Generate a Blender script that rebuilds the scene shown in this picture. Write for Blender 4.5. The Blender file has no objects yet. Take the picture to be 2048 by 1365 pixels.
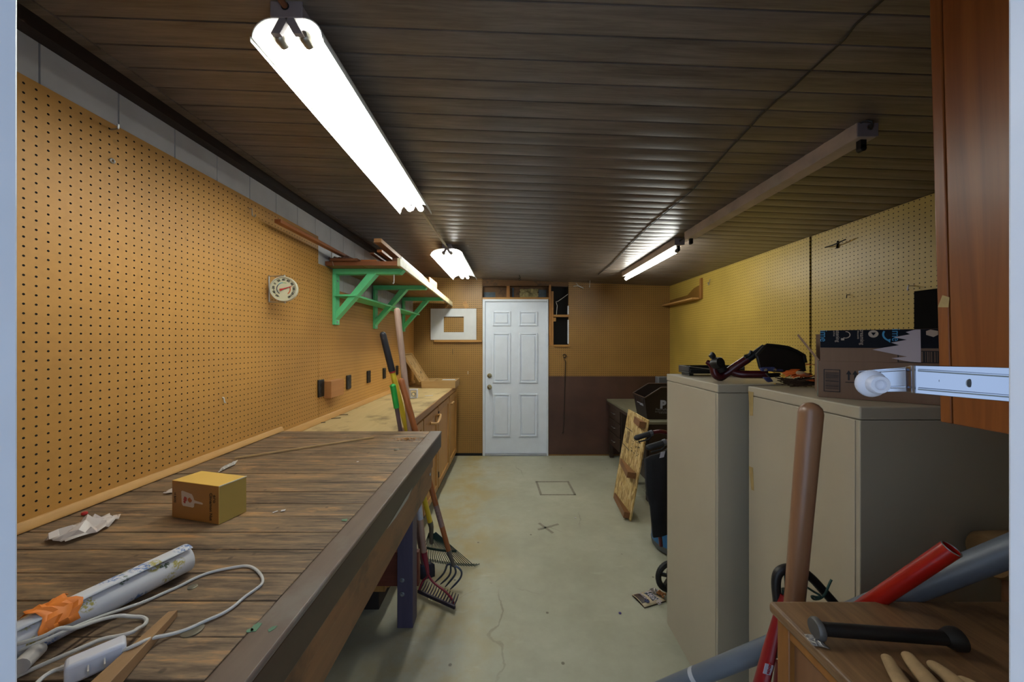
import bpy, bmesh, math, random
from mathutils import Vector, Matrix
R = math.radians
random.seed(7)
COL = bpy.context.scene.collection
F, CX, CY, ZC = 720.0, 1022.0, 684.7, 1.509      # focal length in pixels, vanishing point, eye height (survey of the photo)

def P(px, py, d):
    return Vector(((px-CX)*d/F, d, ZC-(py-CY)*d/F))
def onX(px, py, X):
    return P(px, py, X*F/(px-CX))
def onZ(px, py, Z):
    return P(px, py, (ZC-Z)*F/(py-CY))
def ceil_z(x):
    return ZC+0.826-0.0373*x
def V(*a):
    return Vector(a)

# ------------------------------------------------------------------ mesh builder
class MB:
    def __init__(s):
        s.v = []; s.f = []
    def add(s, vs, fs):
        n = len(s.v)
        s.v += [Vector(p) for p in vs]
        s.f += [tuple(i+n for i in f) for f in fs]
        return s
    def box(s, a, b):
        x0, y0, z0 = a; x1, y1, z1 = b
        x0, x1 = min(x0, x1), max(x0, x1); y0, y1 = min(y0, y1), max(y0, y1); z0, z1 = min(z0, z1), max(z0, z1)
        return s.add([(x0,y0,z0),(x1,y0,z0),(x1,y1,z0),(x0,y1,z0),(x0,y0,z1),(x1,y0,z1),(x1,y1,z1),(x0,y1,z1)],
                     [(0,3,2,1),(4,5,6,7),(0,1,5,4),(1,2,6,5),(2,3,7,6),(3,0,4,7)])
    def obox(s, o, u, v, w):
        """box from corner o with edge vectors u v w"""
        o, u, v, w = Vector(o), Vector(u), Vector(v), Vector(w)
        if u.cross(v).dot(w) < 0: u, v = v, u
        return s.add([o, o+u, o+u+v, o+v, o+w, o+u+w, o+u+v+w, o+v+w],
                     [(0,3,2,1),(4,5,6,7),(0,1,5,4),(1,2,6,5),(2,3,7,6),(3,0,4,7)])
    def bar(s, p, q, w, h, up=(0,0,1)):
        p, q = Vector(p), Vector(q); d = q-p; up = Vector(up)
        r = d.cross(up)
        if r.length < 1e-6: r = d.cross(Vector((0,1,0)))
        r.normalize(); n = r.cross(d).normalized()
        return s.obox(p-r*w/2-n*h/2, d, r*w, n*h)
    def prism(s, poly, ext):
        poly = [Vector(p) for p in poly]; ext = Vector(ext); n = len(poly)
        nrm = Vector((0,0,0))
        for i in range(n):
            nrm += poly[i].cross(poly[(i+1) % n])
        if nrm.dot(ext) > 0: poly = poly[::-1]
        vs = poly+[p+ext for p in poly]
        fs = [tuple(range(n)), tuple(range(2*n-1, n-1, -1))]
        fs += [(i, i+n, (i+1) % n+n, (i+1) % n) for i in range(n)]
        return s.add(vs, fs)
    def face(s, pts):
        return s.add(pts, [tuple(range(len(pts)))])
    def slab(s, c, t):
        """four corners -> slab of thickness t along their normal"""
        c = [Vector(p) for p in c]
        n = (c[1]-c[0]).cross(c[3]-c[0]).normalized()
        return s.prism(c, n*t)
    def tube(s, pts, r, seg=8, caps=True, flat=None):
        pts = [Vector(p) for p in pts]; n = len(pts)
        rs = r if isinstance(r, (list, tuple)) else [r]*n
        t0 = (pts[1]-pts[0]).normalized()
        a = Vector((0,0,1)) if abs(t0.z) < .9 else Vector((1,0,0))
        u = t0.cross(a).normalized()
        vs = []
        for i, p in enumerate(pts):
            if i == 0: t = t0
            elif i == n-1: t = (pts[i]-pts[i-1]).normalized()
            else:
                t = (pts[i+1]-pts[i]).normalized()+(pts[i]-pts[i-1]).normalized()
                t = t.normalized() if t.length > 1e-6 else (pts[i+1]-pts[i]).normalized()
            u = u-t*u.dot(t)
            u = u.normalized() if u.length > 1e-6 else t.orthogonal().normalized()
            w = t.cross(u)
            for k in range(seg):
                an = 2*math.pi*k/seg
                vs.append(p+(u*math.cos(an)+w*math.sin(an)*(flat or 1))*rs[i])
        fs = []
        for i in range(n-1):
            for k in range(seg):
                k2 = (k+1) % seg
                fs.append((i*seg+k, i*seg+k2, (i+1)*seg+k2, (i+1)*seg+k))
        if caps:
            fs.append(tuple(range(seg-1, -1, -1))); fs.append(tuple((n-1)*seg+k for k in range(seg)))
        return s.add(vs, fs)
    def cyl(s, p, q, r, seg=16, r2=None):
        return s.tube([p, q], [r, r if r2 is None else r2], seg)
    def handle(s, p, q, r0, r1, seg=12):
        """round-ended wooden handle from p to q"""
        p, q = Vector(p), Vector(q); d = (q-p).normalized()
        pts = [p]; rs = [r0]
        L = (q-p).length
        for k in range(1, 6): pts.append(p+d*(L-r1)*k/5); rs.append(r0+(r1-r0)*k/5)
        for a in (30, 55, 75, 88): pts.append(q-d*r1+d*r1*math.sin(R(a))); rs.append(r1*math.cos(R(a)))
        return s.tube(pts, rs, seg)
    def lathe(s, prof, o, axis=(0,0,1), seg=20):
        """profile [(r,h)] about axis through o"""
        o, ax = Vector(o), Vector(axis).normalized()
        u = ax.orthogonal().normalized(); w = ax.cross(u); n = len(prof)
        vs = []
        for r, h in prof:
            for k in range(seg):
                an = 2*math.pi*k/seg
                vs.append(o+ax*h+(u*math.cos(an)+w*math.sin(an))*max(r, 1e-5))
        fs = [(i*seg+k, i*seg+(k+1) % seg, (i+1)*seg+(k+1) % seg, (i+1)*seg+k) for i in range(n-1) for k in range(seg)]
        if prof[0][0] > 1e-4: fs.append(tuple(range(seg-1, -1, -1)))
        if prof[-1][0] > 1e-4: fs.append(tuple((n-1)*seg+k for k in range(seg)))
        return s.add(vs, fs)
    def ring(s, o, axis, r, t, seg=24, ts=8):
        o, ax = Vector(o), Vector(axis).normalized()
        u = ax.orthogonal().normalized(); w = ax.cross(u); vs = []; fs = []
        for i in range(seg):
            a = 2*math.pi*i/seg; d = u*math.cos(a)+w*math.sin(a)
            for k in range(ts):
                b = 2*math.pi*k/ts
                vs.append(o+d*(r+t*math.cos(b))+ax*t*math.sin(b))
        for i in range(seg):
            for k in range(ts):
                fs.append((i*ts+k, ((i+1) % seg)*ts+k, ((i+1) % seg)*ts+(k+1) % ts, i*ts+(k+1) % ts))
        return s.add(vs, fs)
    def crumple(s, o, u, v, n, h, seed, m=10, shape=None):
        """crumpled sheet over o + a*u + b*v (a,b in 0..1), relief h along n"""
        rnd = random.Random(seed); o, u, v, n = Vector(o), Vector(u), Vector(v), Vector(n)
        vs = []
        for j in range(m+1):
            for i in range(m+1):
                a, b = i/m, j/m
                aa = a+rnd.uniform(-.35, .35)/m; bb = b+rnd.uniform(-.35, .35)/m
                k = shape(a, b) if shape else (1, 1)
                edge = min(a, b, 1-a, 1-b)
                vs.append(o+u*(.5+(aa-.5)*k[0])+v*(.5+(bb-.5)*k[1])+n*h*(rnd.random()*(.25+1.5*edge)))
        fs = []
        for j in range(m):
            for i in range(m):
                q = (j*(m+1)+i, j*(m+1)+i+1, (j+1)*(m+1)+i+1, (j+1)*(m+1)+i)
                if rnd.random() < .5: fs += [(q[0],q[1],q[2]), (q[0],q[2],q[3])]
                else: fs += [(q[0],q[1],q[3]), (q[1],q[2],q[3])]
        return s.add(vs, fs)
    def text(s, body, o, u, v, size, align='LEFT', t=.0004, bold=0):
        """flat lettering at o, reading along u with letters up along v"""
        cu = bpy.data.curves.new('tmp', 'FONT'); cu.body = body; cu.size = size; cu.align_x = align; cu.extrude = t; cu.offset = bold
        cu.resolution_u = 3
        ob = bpy.data.objects.new('tmp', cu); COL.objects.link(ob)
        me = bpy.data.meshes.new_from_object(ob.evaluated_get(bpy.context.evaluated_depsgraph_get()))
        u, v = Vector(u).normalized(), Vector(v).normalized(); n = u.cross(v); o = Vector(o)
        s.add([o+u*p.co.x+v*p.co.y+n*p.co.z for p in me.vertices], [tuple(f.vertices) for f in me.polygons])
        bpy.data.objects.remove(ob); bpy.data.curves.remove(cu); bpy.data.meshes.remove(me)
        return s
    def build(s, name, mat, parent=None, bevel=0, smooth=True, origin=None, ang=38, seg=2, solid=0):
        loc = Vector(origin) if origin is not None else None
        if parent is not None:
            base = parent.get('_base'); base = Vector(base) if base else Vector((0,0,0))
            if loc is None: loc = base
        elif loc is None:
            xs = [p.x for p in s.v]; ys = [p.y for p in s.v]; zs = [p.z for p in s.v]
            loc = Vector(((min(xs)+max(xs))/2, (min(ys)+max(ys))/2, min(zs)))
        me = bpy.data.meshes.new(name)
        me.from_pydata([tuple(p-loc) for p in s.v], [], s.f)
        bm = bmesh.new(); bm.from_mesh(me)
        bmesh.ops.recalc_face_normals(bm, faces=bm.faces); bm.to_mesh(me); bm.free()
        me.materials.append(mat)
        if smooth:
            me.polygons.foreach_set('use_smooth', [True]*len(me.polygons))
            me.set_sharp_from_angle(angle=R(ang))
        ob = bpy.data.objects.new(name, me); COL.objects.link(ob)
        if parent is not None:
            ob.parent = parent
            ob.location = loc-base
        else:
            ob.location = loc
        ob['_base'] = tuple(loc)
        if solid:
            so = ob.modifiers.new('thick', 'SOLIDIFY'); so.thickness = solid; so.offset = 0
        if bevel:
            b = ob.modifiers.new('bevel', 'BEVEL'); b.width = bevel; b.segments = seg; b.limit_method = 'ANGLE'; b.angle_limit = R(40)
            b.harden_normals = False
        return ob

def tag(o, label, cat, group=None):
    o['label'] = label; o['category'] = cat
    if group: o['group'] = group
    return o
def struct(o):
    o['kind'] = 'structure'; return o
def thing(name, label, cat, loc=(0,0,0), group=None):
    o = bpy.data.objects.new(name, None); COL.objects.link(o); o.location = loc; o.empty_display_size = .05
    o['_base'] = tuple(loc)
    return tag(o, label, cat, group)
def dup(root, delta, label=None):
    r = root.copy(); COL.objects.link(r); r.location = root.location+Vector(delta)
    if label: r['label'] = label
    for ch in list(root.children):
        c = ch.copy(); COL.objects.link(c); c.parent = r
        for g in ch.children:
            d = g.copy(); COL.objects.link(d); d.parent = c
    return r

# ------------------------------------------------------------------ materials
def C(h):
    h = h.lstrip('#'); o = []
    for i in (0, 2, 4):
        c = int(h[i:i+2], 16)/255
        o.append(c/12.92 if c <= .04045 else ((c+.055)/1.055)**2.4)
    return (*o, 1.0)
class Mat:
    def __init__(s, name, rough=.5, metal=0, spec=.5):
        s.m = bpy.data.materials.new(name); s.m.use_nodes = True; s.nt = s.m.node_tree
        s.b = s.nt.nodes['Principled BSDF']
        s.b.inputs['Roughness'].default_value = rough; s.b.inputs['Metallic'].default_value = metal
        s.b.inputs['Specular IOR Level'].default_value = spec
    def n(s, t, ins=None, **props):
        nd = s.nt.nodes.new(t)
        for k, v in props.items(): setattr(nd, k, v)
        for k, v in (ins or {}).items():
            if isinstance(v, bpy.types.NodeSocket): s.nt.links.new(v, nd.inputs[k])
            else: nd.inputs[k].default_value = v
        return nd
    def coord(s, scale=(1,1,1), loc=(0,0,0), rot=(0,0,0)):
        tc = s.n('ShaderNodeTexCoord')
        return s.n('ShaderNodeMapping', {'Vector': tc.outputs['Object'], 'Scale': scale, 'Location': loc, 'Rotation': rot}).outputs[0]
    def noise(s, vec, scale, detail=5, rough=.55, dist=0):
        return s.n('ShaderNodeTexNoise', {'Vector': vec, 'Scale': scale, 'Detail': detail, 'Roughness': rough, 'Distortion': dist}).outputs[0]
    def ramp(s, fac, stops):
        r = s.n('ShaderNodeValToRGB', {'Fac': fac}); e = r.color_ramp.elements
        while len(e) < len(stops): e.new(.5)
        for i, (p, c) in enumerate(stops):
            e[i].position = p; e[i].color = c if len(c) == 4 else (*c, 1)
        return r.outputs[0]
    def mix(s, fac, a, b, mode='MIX'):
        m = s.n('ShaderNodeMix', data_type='RGBA', blend_type=mode)
        for k, v in ((0, fac), (6, a), (7, b)):
            if isinstance(v, bpy.types.NodeSocket): s.nt.links.new(v, m.inputs[k])
            else: m.inputs[k].default_value = v
        return m.outputs[2]
    def math(s, op, a, b=0, c=0):
        m = s.n('ShaderNodeMath', operation=op)
        for k, v in ((0, a), (1, b), (2, c)):
            if isinstance(v, bpy.types.NodeSocket): s.nt.links.new(v, m.inputs[k])
            else: m.inputs[k].default_value = v
        return m.outputs[0]
    def color(s, c):
        if isinstance(c, bpy.types.NodeSocket): s.nt.links.new(c, s.b.inputs['Base Color'])
        else: s.b.inputs['Base Color'].default_value = c
    def bump(s, h, strength=.3, dist=.002):
        b = s.n('ShaderNodeBump', {'Height': h, 'Strength': strength, 'Distance': dist})
        s.nt.links.new(b.outputs[0], s.b.inputs['Normal'])
BW = lambda a: (a, a, a, 1)
_cache = {}
def plain(name, hx, rough=.5, metal=0, var=.12, scale=9, spec=.5, bump=0):
    """painted / plastic / metal surface with slight wear"""
    if name in _cache: return _cache[name]
    m = Mat(name, rough, metal, spec); v = m.coord()
    c = C(hx); d = tuple(x*(1-var) for x in c[:3])+(1,); l = tuple(min(1, x*(1+var*.6)) for x in c[:3])+(1,)
    f = m.noise(v, scale, 4)
    m.color(m.ramp(f, [(.3, d), (.7, l)]))
    if bump: m.bump(m.noise(v, scale*12, 3), bump, .001)
    _cache[name] = m.m; return m.m
def wood(name, light, dark, axis='X', scale=14, rough=.5, contrast=.25, knots=0, stain=None, spec=.4, bump=.15, stretch=.07):
    if name in _cache: return _cache[name]
    m = Mat(name, rough, 0, spec)
    sc = {'X': (stretch,1,1), 'Y': (1,stretch,1), 'Z': (1,1,stretch)}[axis]
    v = m.coord(sc)
    g = m.noise(v, scale, 6, .6, .9)
    g2 = m.noise(v, scale*6, 3, .6, .3)
    f = m.math('ADD', m.math('MULTIPLY', g, .7), m.math('MULTIPLY', g2, .3))
    col = m.ramp(f, [(.5-contrast, C(dark)), (.5+contrast, C(light))])
    w = m.coord()
    big = m.noise(w, 3.0, 4)
    col = m.mix(m.ramp(big, [(.35, BW(.0)), (.75, BW(.35))]), col, C(dark))
    if stain:
        st = m.noise(w, 5, 5, .65)
        col = m.mix(m.ramp(st, [(.52, BW(0)), (.68, BW(.85))]), col, C(stain))
    if knots:
        vo = m.n('ShaderNodeTexVoronoi', {'Vector': m.coord(tuple(x*knots if x == 1 else knots*.35 for x in sc)), 'Scale': 1.0, 'Randomness': 1.0}).outputs[0]
        col = m.mix(m.ramp(vo, [(.03, BW(.9)), (.07, BW(0))]), col, C('#2a1408'))
    m.color(col)
    if bump: m.bump(f, bump, .001)
    _cache[name] = m.m; return m.m
def emit(name, col, strength):
    m = Mat(name); m.color((.8,.8,.8,1))
    m.b.inputs['Emission Color'].default_value = col; m.b.inputs['Emission Strength'].default_value = strength
    return m.m
def pegboard(name, hx, u, v, u0, v0, dark, rough=.55, hole=.0031):
    """tan hardboard with a one-inch grid of dark holes"""
    m = Mat(name, rough, 0, .4); tc = m.n('ShaderNodeTexCoord').outputs['Object']
    sp = m.n('ShaderNodeSeparateXYZ', {0: tc})
    p = .0254
    def cell(ax, o):
        a = m.math('DIVIDE', m.math('SUBTRACT', sp.outputs[ax], o), p)
        return m.math('MULTIPLY', m.math('SUBTRACT', m.math('FRACT', m.math('ADD', a, 100.5)), .5), p)
    a, b = cell(u, u0), cell(v, v0)
    d = m.math('SQRT', m.math('ADD', m.math('MULTIPLY', a, a), m.math('MULTIPLY', b, b)))
    isin = m.math('LESS_THAN', d, hole)
    w = m.coord()
    c = C(hx); n1 = m.noise(w, 1.6, 4); n2 = m.noise(w, 60, 3)
    col = m.ramp(n1, [(.3, tuple(x*.82 for x in c[:3])+(1,)), (.7, tuple(min(1, x*1.12) for x in c[:3])+(1,))])
    col = m.mix(m.ramp(n2, [(.3, BW(.12)), (.6, BW(0))]), col, C(dark))
    sp2 = m.noise(w, 22, 2)
    col = m.mix(m.ramp(sp2, [(.72, BW(0)), (.8, BW(.45))]), col, C(dark))
    m.color(m.mix(isin, col, C('#120c06')))
    m.nt.links.new(m.math('MULTIPLY_ADD', isin, .4, rough), m.b.inputs['Roughness'])
    return m.m
# ------------------------------------------------------------------ surfaces
XL, XR, YB, YF = -1.289, 2.11, 4.781, 0.30
S = 150.6
bx = lambda px: (px-CX)/S
bz = lambda py: ZC-(py-CY)/S

PEG_L = pegboard('pegboard_left', '#b4813d', 1, 2, .952, 1.509, '#84602f')
PEG_B = pegboard('pegboard_back', '#916b33', 0, 2, .01, .0, '#6f5326', rough=.45, hole=.0042)
PEG_R = pegboard('pegboard_right', '#b19440', 1, 2, .005, .01, '#7d6a30', rough=.4)

def concrete():
    m = Mat('concrete', .45, 0, .35); v = m.coord()
    base = m.ramp(m.noise(v, 1.6, 6, .6), [(.3, C('#979682')), (.7, C('#b1b09b'))])
    base = m.mix(m.ramp(m.noise(v, 12, 5, .65), [(.3, BW(.30)), (.7, BW(0))]), base, C('#8a8972'))
    # rusty yellow stain patches toward the bench side
    sp = m.n('ShaderNodeSeparateXYZ', {0: v})
    side = m.ramp(m.math('ABSOLUTE', m.math('ADD', sp.outputs[0], .42)), [(.0, BW(1)), (.50, BW(0))])
    st = m.ramp(m.noise(v, 2.6, 6, .65), [(.40, BW(0)), (.60, BW(.85))])
    base = m.mix(m.math('MULTIPLY', side, st), base, C('#a08c55'))
    # pale scuffs and dark specks
    base = m.mix(m.ramp(m.noise(m.coord((1,3,1)), 4.5, 4, .6), [(.62, BW(0)), (.75, BW(.3))]), base, C('#bfc0ae'))
    vo = m.n('ShaderNodeTexVoronoi', {'Vector': v, 'Scale': 5.5}).outputs[0]
    base = m.mix(m.ramp(vo, [(.035, BW(.75)), (.055, BW(0))]), base, C('#4a4234'))
    # hairline cracks
    wv = m.n('ShaderNodeVectorMath', {0: v, 1: m.n('ShaderNodeVectorMath', {0: m.n('ShaderNodeTexNoise', {'Vector': v, 'Scale': 5.0, 'Detail': 5.0}).outputs[1], 'Scale': .16}, operation='SCALE').outputs[0]}, operation='ADD')
    cr = m.n('ShaderNodeTexVoronoi', {'Vector': wv.outputs[0], 'Scale': 1.3}, feature='DISTANCE_TO_EDGE').outputs[0]
    near = m.ramp(sp.outputs[1], [(.0, BW(1)), (1.0, BW(1))])
    crk = m.math('MULTIPLY', m.ramp(cr, [(.003, BW(.55)), (.007, BW(0))]), m.ramp(m.noise(v, .9, 2), [(.5, BW(0)), (.6, BW(1))]))
    base = m.mix(crk, base, C('#55503f'))
    m.color(base); m.bump(m.noise(v, 40, 4), .08, .002)
    return m.m
CONC = concrete()
CEIL = wood('ceiling_panel', '#7f7267', '#54493f', 'X', 30, .40, .13, spec=.5, bump=.14, stretch=.05)
SIDING = plain('grey_siding', '#c4c3c4', .6, var=.1)
BEAM = wood('dark_beam', '#2c1c12', '#160d08', 'Y', 10, .6)
PINE = wood('pine_strip', '#c99b5c', '#a5763f', 'Y', 16, .5)
PINE_X = wood('pine_strip_x', '#b5853f', '#8a5d27', 'X', 16, .5)
PINE_Z = wood('pine_strip_z', '#a97434', '#7d5022', 'Z', 16, .5)
ROUGHWOOD = wood('rough_framing', '#7c5a38', '#4a3420', 'X', 12, .75, stain='#2d2622')
BLACKVOID = plain('dark_cavity', '#0c0b0a', .9)
WHITE_DOOR = plain('white_door_paint', '#dde6f2', .35, var=.04)
WHITE_TRIM = plain('white_trim_paint', '#dbe2ec', .4, var=.05)
JAMB = plain('white_jamb_paint', '#d9dde6', .4, var=.04)
DKPANEL = plain('dark_brown_panel', '#452d22', .5, var=.3, scale=3)

# floor
fl = struct(MB().box((XL-.08, -.9, -.08), (XR+.06, YB+.15, 0)).build('floor', CONC, origin=(0,0,0)))
TAPE = plain('grey_tape_mark', '#7f7a69', .7, var=.25, scale=40)
c = [onZ(1073,964,.001), onZ(1136,964,.001), onZ(1150,990,.001), onZ(1082,990,.001)]
t = MB()
for i in range(4):
    a, b = c[i], c[(i+1) % 4]; d = (b-a).normalized(); n = Vector((-d.y, d.x, 0))*.011
    t.prism([a-d*.01-n, b+d*.01-n, b+d*.01+n, a-d*.01+n], (0,0,.0006))
t.build('tape_outline', TAPE, fl)
t = MB()
for a, b in ((onZ(1076,1060,.001), onZ(1117,1049,.001)), (onZ(1078,1047,.001), onZ(1106,1067,.001))):
    d = (b-a).normalized(); n = Vector((-d.y, d.x, 0))*.011
    t.prism([a-n, b-n, b+n, a+n], (0,0,.0006))
t.build('tape_cross', TAPE, fl)

# ceiling: planks run across the room, each slightly dished, with V grooves between them
cb = MB(); prof = []
y = .06; pitch = .09
while y < YB+.1:
    prof += [(y-.0015, .0005), (y, .016), (y+.0028, .016), (y+.0042, .0005), (y+.011, -.0006), (y+.045, -.0016), (y+.080, -.0006)]
    y += pitch
prof.append((y, .010))
xs = (XL-.03, .4, XR+.02)
vs = [(x, yy, ceil_z(x)+dz) for x in xs for yy, dz in prof]; n = len(prof)
fs = [(k*n+i, k*n+i+1, (k+1)*n+i+1, (k+1)*n+i) for k in range(2) for i in range(n-1)]
cb.add(vs, fs)
vs = [(x, yy, ceil_z(x)+.06) for x in (xs[0], xs[2]) for yy in (prof[0][0], prof[-1][0])]
cb.add(vs, [(0,1,3,2)])
struct(cb.build('ceiling', CEIL, origin=(0,0,0), ang=50))

# left wall : grooved grey siding behind, pegboard sheets in front
lw = MB()
y = -.2+.0; yy = .196
while yy < YB+.05:
    lw.box((XL-.05, yy, 0), (XL-.012, yy+.195, ceil_z(XL)+.03)); yy += .2
lw.box((XL-.07, .16, 0), (XL-.045, YB+.1, ceil_z(XL)+.05))
wl = struct(lw.build('wall_left', SIDING, origin=(0,0,0)))
MB().box((XL-.011, YF-.1, .3), (XL, 2.408, 2.216)).build('pegboard_sheet', PEG_L, wl)
MB().box((XL-.011, 2.412, .3), (XL, YB, 1.892)).build('pegboard_sheet', PEG_L, wl)
MB().box((XL-.011, 2.412, 1.8925), (XL-.0005, 2.60, 2.035)).build('pegboard_offcut', PEG_L, wl)
struct(MB().box((XL-.012, YF-.1, 2.334), (XL+.035, YB, 2.384)).build('trim_1', BEAM))
struct(MB().prism([(XL-.012, YF, 2.384), (XL+.075, YF, 2.384-.002), (XL+.075, YF, 2.374), (XL-.012, YF, 2.374)], (0, YB-YF, 0)).build('trim_2', CEIL))
m = MB(); m.prism([(XL, YF, 1.011), (XL+.019, YF, 1.011), (XL+.019, YF, 1.018), (XL+.008, YF, 1.036), (XL, YF, 1.036)], (0, 1.716, 0))
struct(m.build('trim_3', PINE, bevel=.002))
m = MB(); m.prism([(XL, 2.018, .966), (XL+.019, 2.018, .966), (XL+.019, 2.018, .978), (XL+.008, 2.018, 1.004), (XL, 2.018, 1.004)], (0, YB-2.02, 0))
struct(m.build('trim_4', PINE, bevel=.002))

# back wall with the framing left open over and beside the door
DL, DR, DT = bx(965), bx(1097), bz(599)
wb = MB()
wb.box((XL-.05, YB, 0), (DL, YB+.03, 2.45))
wb.box((bx(1137), YB, 0), (XR+.05, YB+.03, 2.40))
wb.box((DR, YB, 0), (bx(1137), YB+.03, bz(691)))
wall_back = struct(wb.build('wall_back', PEG_B, origin=(0,YB,0)))
MB().box((DL-.05, YB+.14, 0), (bx(1150), YB+.16, 2.5)).build('cavity_sheathing', BLACKVOID, wall_back)
MB().box((bx(890), YB-.012, bz(617)), (DL-.004, YB-.001, ceil_z(bx(930))-.004)).build('pegboard_patch', PEG_B, wall_back)
MB().box((DR+.002, YB-.008, .02), (XR-.002, YB-.001, bz(753))).build('lower_panel', DKPANEL, wall_back)
MB().box((DL, YB+.005, bz(572)), (bx(1137), YB+.10, bz(559))).build('top_plate', ROUGHWOOD, wall_back)
MB().box((DL, YB+.0, bz(599)), (bx(1100), YB+.10, bz(595))).build('header_board', PINE_X, wall_back)
MB().box((DL, YB+.10, bz(596)), (bx(1013), YB+.12, bz(566))).build('sheathing_board', ROUGHWOOD, wall_back)
MB().box((bx(1018), YB+.10, bz(596)), (bx(1100), YB+.12, bz(566))).build('sheathing_board', ROUGHWOOD, wall_back)
BLUEPAPER = plain('blue_building_paper', '#3c4a55', .7, var=.4, scale=20)
MB().box((DL+.01, YB+.09, bz(594)), (bx(990), YB+.099, bz(583))).build('building_paper', BLUEPAPER, wall_back)
MB().box((bx(1024), YB+.09, bz(595)), (bx(1028), YB+.099, bz(574))).build('building_paper', BLUEPAPER, wall_back)
MB().box((bx(1078), YB+.09, bz(595)), (bx(1094), YB+.099, bz(578))).build('building_paper', BLUEPAPER, wall_back)
for p0, p1 in ((1013, 1018), (1017.5, 1019.5)):
    MB().box((bx(p0), YB+.004, bz(595)), (bx(p1), YB+.09, bz(572))).build('stud', PINE_Z, wall_back)
MB().box((bx(1098), YB-.006, bz(691)), (bx(1102), YB+.09, bz(570))).build('stud', PINE_Z, wall_back)
MB().box((bx(1102.5), YB-.002, bz(691)), (bx(1107), YB+.09, bz(583))).build('stud', PINE_Z, wall_back)
INSUL = plain('old_insulation', '#8d8259', .95, var=.5, scale=30, bump=.8)
MB().crumple((bx(1040), YB+.07, bz(595)), (bx(1077)-bx(1040),0,0), (0,0,bz(577)-bz(595)), (0,-1,0), .05, 4, 9).build('insulation_batt', INSUL, wall_back, ang=80)
MB().box((bx(1107), YB-.015, bz(634)), (bx(1138), YB+.10, bz(630))).build('ledge', PINE_X, wall_back)
MB().box((bx(1107), YB-.02, bz(694)), (bx(1139), YB+.10, bz(690))).build('ledge', PINE_X, wall_back)
MB().box((bx(1107), YB+.0, bz(643)), (bx(1112), YB+.05, bz(636))).build('block', PINE_X, wall_back)
MB().box((bx(1135.6), YB-.003, bz(688)), (bx(1137.4), YB+.03, bz(640))).build('drywall_edge', WHITE_TRIM, wall_back)
MB().box((bx(1135.6), YB-.003, bz(629)), (bx(1137.4), YB+.03, bz(612))).build('drywall_edge', WHITE_TRIM, wall_back)
WIRE_W = plain('white_wire', '#b9b6ad', .5)
MB().tube([P(1113,630,4.80), P(1113.5,622,4.80), P(1114.5,612,4.80), P(1112,604,4.80), P(1116,603,4.80), P(1126,596,4.80), P(1137,588,4.80)], .004, 6).build('loose_wire', WIRE_W, wall_back)

# white six-panel door in its frame
FRZ = DT
door = MB().box((bx(970), YB+.012, .028), (bx(1093.5), YB+.055, bz(603.5))).build('door_1', WHITE_DOOR, bevel=.001)
struct(door)
m = MB()
m.box((DL+.003, YB-.015, 0), (bx(970.2), YB+.09, FRZ)); m.box((bx(1093.4), YB-.015, 0), (DR-.003, YB+.09, FRZ))
m.box((bx(970.2), YB-.015, bz(603.6)), (bx(1093.4), YB+.09, FRZ))
m.build('door_frame', WHITE_TRIM, door, bevel=.004)
MB().box((bx(970.2), YB-.02, 0), (bx(1093.4), YB+.09, .026)).build('threshold', plain('aluminium_sill', '#a7aab0', .35, .6), door, bevel=.003)
for (x0, x1) in ((987, 1019), (1040, 1073)):
    for (y0, y1) in ((625, 650), (668.5, 764.5), (790.5, 872)):
        X0, X1, Z1, Z0 = bx(x0), bx(x1), bz(y0), bz(y1); m = MB(); yf = YB+.012
        def frame(o0, o1, ya, yb):
            for (a, b, c2, d2) in ((X0+o0, X0+o1, Z0+o0, Z1-o0), (X1-o1, X1-o0, Z0+o0, Z1-o0)):
                m.box((a, ya, c2), (b, yb, d2))
            m.box((X0+o1, ya, Z0+o0), (X1-o1, yb, Z0+o1)); m.box((X0+o1, ya, Z1-o1), (X1-o1, yb, Z1-o0))
        frame(-.014, .006, yf-.013, yf+.002)
        m.box((X0+.024, yf-.011, Z0+.024), (X1-.024, yf+.001, Z1-.024))
        m.build('door_panel', WHITE_DOOR, door, bevel=.003)
BRASS = plain('brass_knob', '#a99a72', .25, .9)
kx = bx(979)
MB().lathe([(.001,-.072),(.018,-.07),(.027,-.06),(.029,-.05),(.022,-.038),(.012,-.032),(.012,-.01),(.033,-.008),(.033,0)], (kx, YB+.012, bz(775)), (0,1,0), 20).build('door_knob', BRASS, door)
MB().lathe([(.001,-.024),(.012,-.024),(.014,-.014),(.028,-.012),(.032,-.004),(.032,0)], (kx, YB+.012, bz(752)), (0,1,0), 20).build('deadbolt', BRASS, door)

struct(MB().box((XL, YB-.006, 0), (DL-.004, YB-.0005, .035)).build('base_gap_1', BLACKVOID))  # black strip painted in for the dirty, dark gap along the wall base
# right wall, two yellow pegboard sheets with an open black gap
wr = struct(MB().box((XR+.012, .16, 0), (XR+.06, YB+.05, 2.40)).build('wall_right', BLACKVOID, origin=(0,0,0)))
MB().box((XR, 2.545, .02), (XR+.011, YB, ceil_z(XR)-.002)).build('pegboard_sheet', PEG_R, wr)
MB().box((XR, .30, .02), (XR+.011, 2.527, ceil_z(XR)-.004)).build('pegboard_sheet', PEG_R, wr)

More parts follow.
